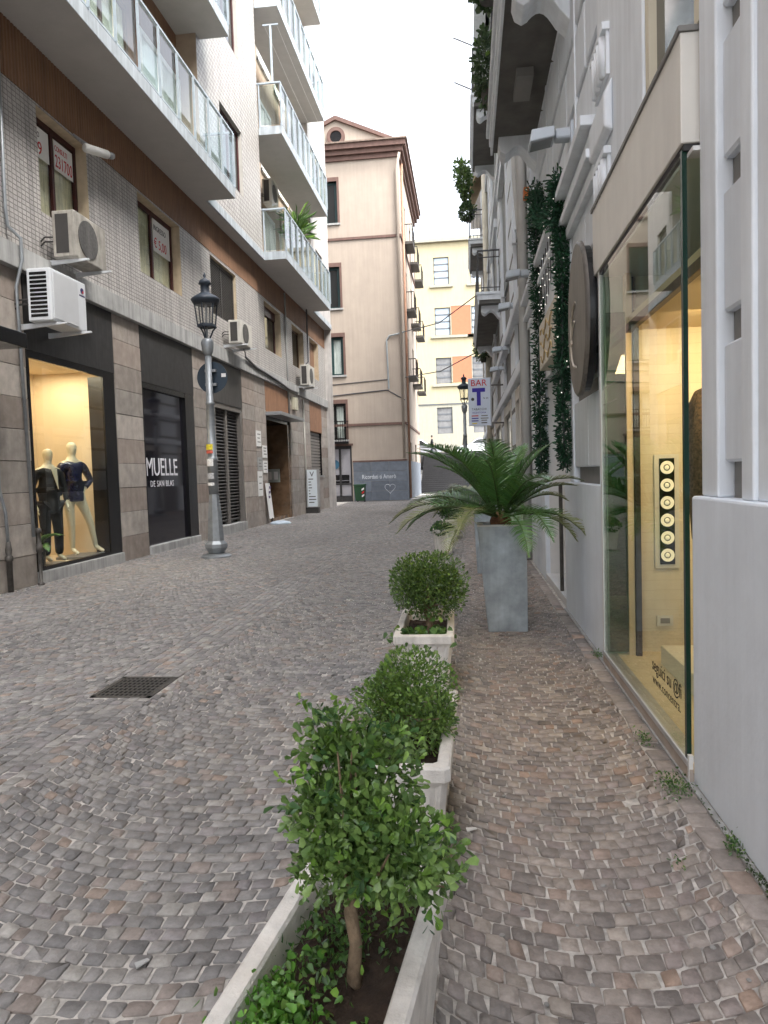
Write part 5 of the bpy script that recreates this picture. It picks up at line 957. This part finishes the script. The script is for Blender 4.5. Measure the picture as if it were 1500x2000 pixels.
figure(t, -7.0, 12.10, .255, 1.15, man_m, navy, None, arms=((-.02, -.25, 1.15), (.02, -.24, .90), (-.06, .36, 1.16), (.03, .17, 1.03)), feet=(-.06, .36), rot=R(-25), skirt=True)
t = thing('mannequin', 'cream mannequin in a black suit with a deep neckline', 'mannequin', (-6.95, 11.25, .2), 'mannequins in the lit shop window'); bx('stand', metal_gr, t, (-7.15, -6.75, 11.05, 11.45, .205, .23))
figure(t, -6.95, 11.27, .235, 1.08, man_m, suit, suit, arms=((-.04, -.27, 1.14), (.03, -.26, .90), (.0, .27, 1.14), (.08, .24, .92)), feet=(-.10, .12), rot=R(-25), long_top=True)
MB().rings([[(-6.79+d_, 11.10, 1.80), (-6.82+d_, 11.30, 1.80), (-6.735+d_, 11.185, 1.46)] for d_ in (0, .012)]).build('neckline', man_m, t)
pp = thing('window_palm', 'dark leafy plant at the left corner of the lit shop window', 'plant', (-6.85, 10.65, .2)); MB().lathe([(.12, 0), (.15, .3)], (-6.85, 10.66, .2), 12).build('pot', black_fr, pp)
for i in range(10): frond('frond', pp, (-6.85, 10.66, .5), 2*math.pi*i/10, R(60-3*i), .55, R(90), 900+i)
skin_t = mat('skin_tone', (.40, .25, .18), rough=.6, var=0); coat_b = mat('dark_coat', (.018, .018, .02), rough=.8, var=.1); jean = mat('dark_jeans', (.035, .04, .055), rough=.85, var=.1); hair = mat('dark_hair', (.02, .015, .012), rough=.7, var=0)
for i, (x, rot_, lb_) in enumerate(((-3.05, R(0), 'person in dark clothes walking along the upper street by the cars'), (-.15, R(170), 'person in a black coat standing behind the far lamp post'))):
    t = thing('person', lb_, 'person', (x, 64.5, 3.11)); figure(t, x, 64.5, 3.115, .96 if i == 0 else 1.0, skin_t, coat_b, jean, arms=((.05, -.27, 1.14), (.16, -.25, .95), (-.05, .27, 1.13), (.02, .26, .90)), feet=(-.08, .08), rot=rot_, long_top=i == 1); s_l = .96 if i == 0 else 1.0
    MB().lathe([(.02, 1.79), (.07, 1.77), (.092, 1.72), (.088, 1.68), (.06, 1.655)], (x, 64.5, 3.115-(1-s_l)*1.7), 12).build('hair', hair, t, smooth=True)

# ================================================================== cars on the upper street
rub = mat('tyre', (.015, .015, .015), rough=.8, var=0); rim_m = mat('wheel_rim', (.35, .36, .37), rough=.35, var=0, metal=.7)
def car(label, x, y, z, body, flip=1):
    t = thing('parked_car', label, 'car', (x, y, z), 'cars parked on the upper street'); T = lambda p: (x+flip*p[0], p[1])
    low = [(-2.05, .30), (2.05, .28), (2.12, .45), (2.05, .66), (1.45, .86), (.85, .93), (-1.9, .95), (-2.08, .80), (-2.1, .45)]; cab = [(.95, .92), (.25, 1.42), (-.9, 1.47), (-1.55, 1.35), (-1.95, .94)]
    ring = lambda pr, yy, sc: [(x+flip*p[0]*sc, yy, z+p[1]) for p in pr]
    MB().rings([ring(low, y-.80, .97), ring(low, y-.86, 1), ring(low, y+.86, 1), ring(low, y+.80, .97)]).build('body', body, t, bevel=.03)
    MB().rings([[(x+flip*p[0], y+sgn*(.80-(p[1]-.92)*.32), z+p[1]) for p in cab] for sgn in (-1, 1)]).build('cabin', body, t, bevel=.03)
    for sgn in (-1, 1):
        for pr in ([(.78, .97), (.22, 1.35), (-.28, 1.38), (-.28, .97)], [(-.36, .97), (-.36, 1.38), (-.88, 1.40), (-1.42, 1.29), (-1.60, .97)]):
            MB().rings([[(x+flip*p[0], y+sgn*(.80-(p[1]-.92)*.32+o_), z+p[1]) for p in pr] for o_ in (-.01, .008)]).build('side_window', pane_dk, t)
        for wx in (-1.3, 1.3):
            w_ = MB().lathe([(.20, -.1), (.31, -.09), (.32, 0), (.31, .09), (.20, .1)], (x+flip*wx, y+sgn*.78, z+.32), 20, 'y').build('wheel', rub, t, smooth=True); MB().lathe([(.02, -.105), (.19, -.10), (.20, .10), (.02, .105)], (x+flip*wx, y+sgn*.785, z+.32), 14, 'y').build('rim', rim_m, w_)
        bx('headlight', sky_p, t, (x+flip*1.95, x+flip*2.09, y+sgn*.55-.14, y+sgn*.55+.14, z+.60, z+.72)); bx('tail_light', red_p, t, (x-flip*2.11, x-flip*2.0, y+sgn*.65-.10, y+sgn*.65+.10, z+.62, z+.82))
    MB().rings([[(x+flip*(.90+o_), y-.68, z+.985), (x+flip*(.90+o_), y+.68, z+.985), (x+flip*(.30+o_), y+.60, z+1.40), (x+flip*(.30+o_), y-.60, z+1.40)] for o_ in (.0, .02)]).build('windscreen', pane_dk, t)
car('silver car with its bonnet to the right, behind the beige house corner', -4.3, 66.6, 3.11, mat('silver_paint', (.50, .51, .54), rough=.3, var=0, metal=.5)); car('white car behind the far lamp post', 1.25, 67.5, 3.11, mat('white_paint', (.75, .77, .78), rough=.3, var=0), -1)

for o in bpy.data.objects:
    if '_w' in o: del o['_w']
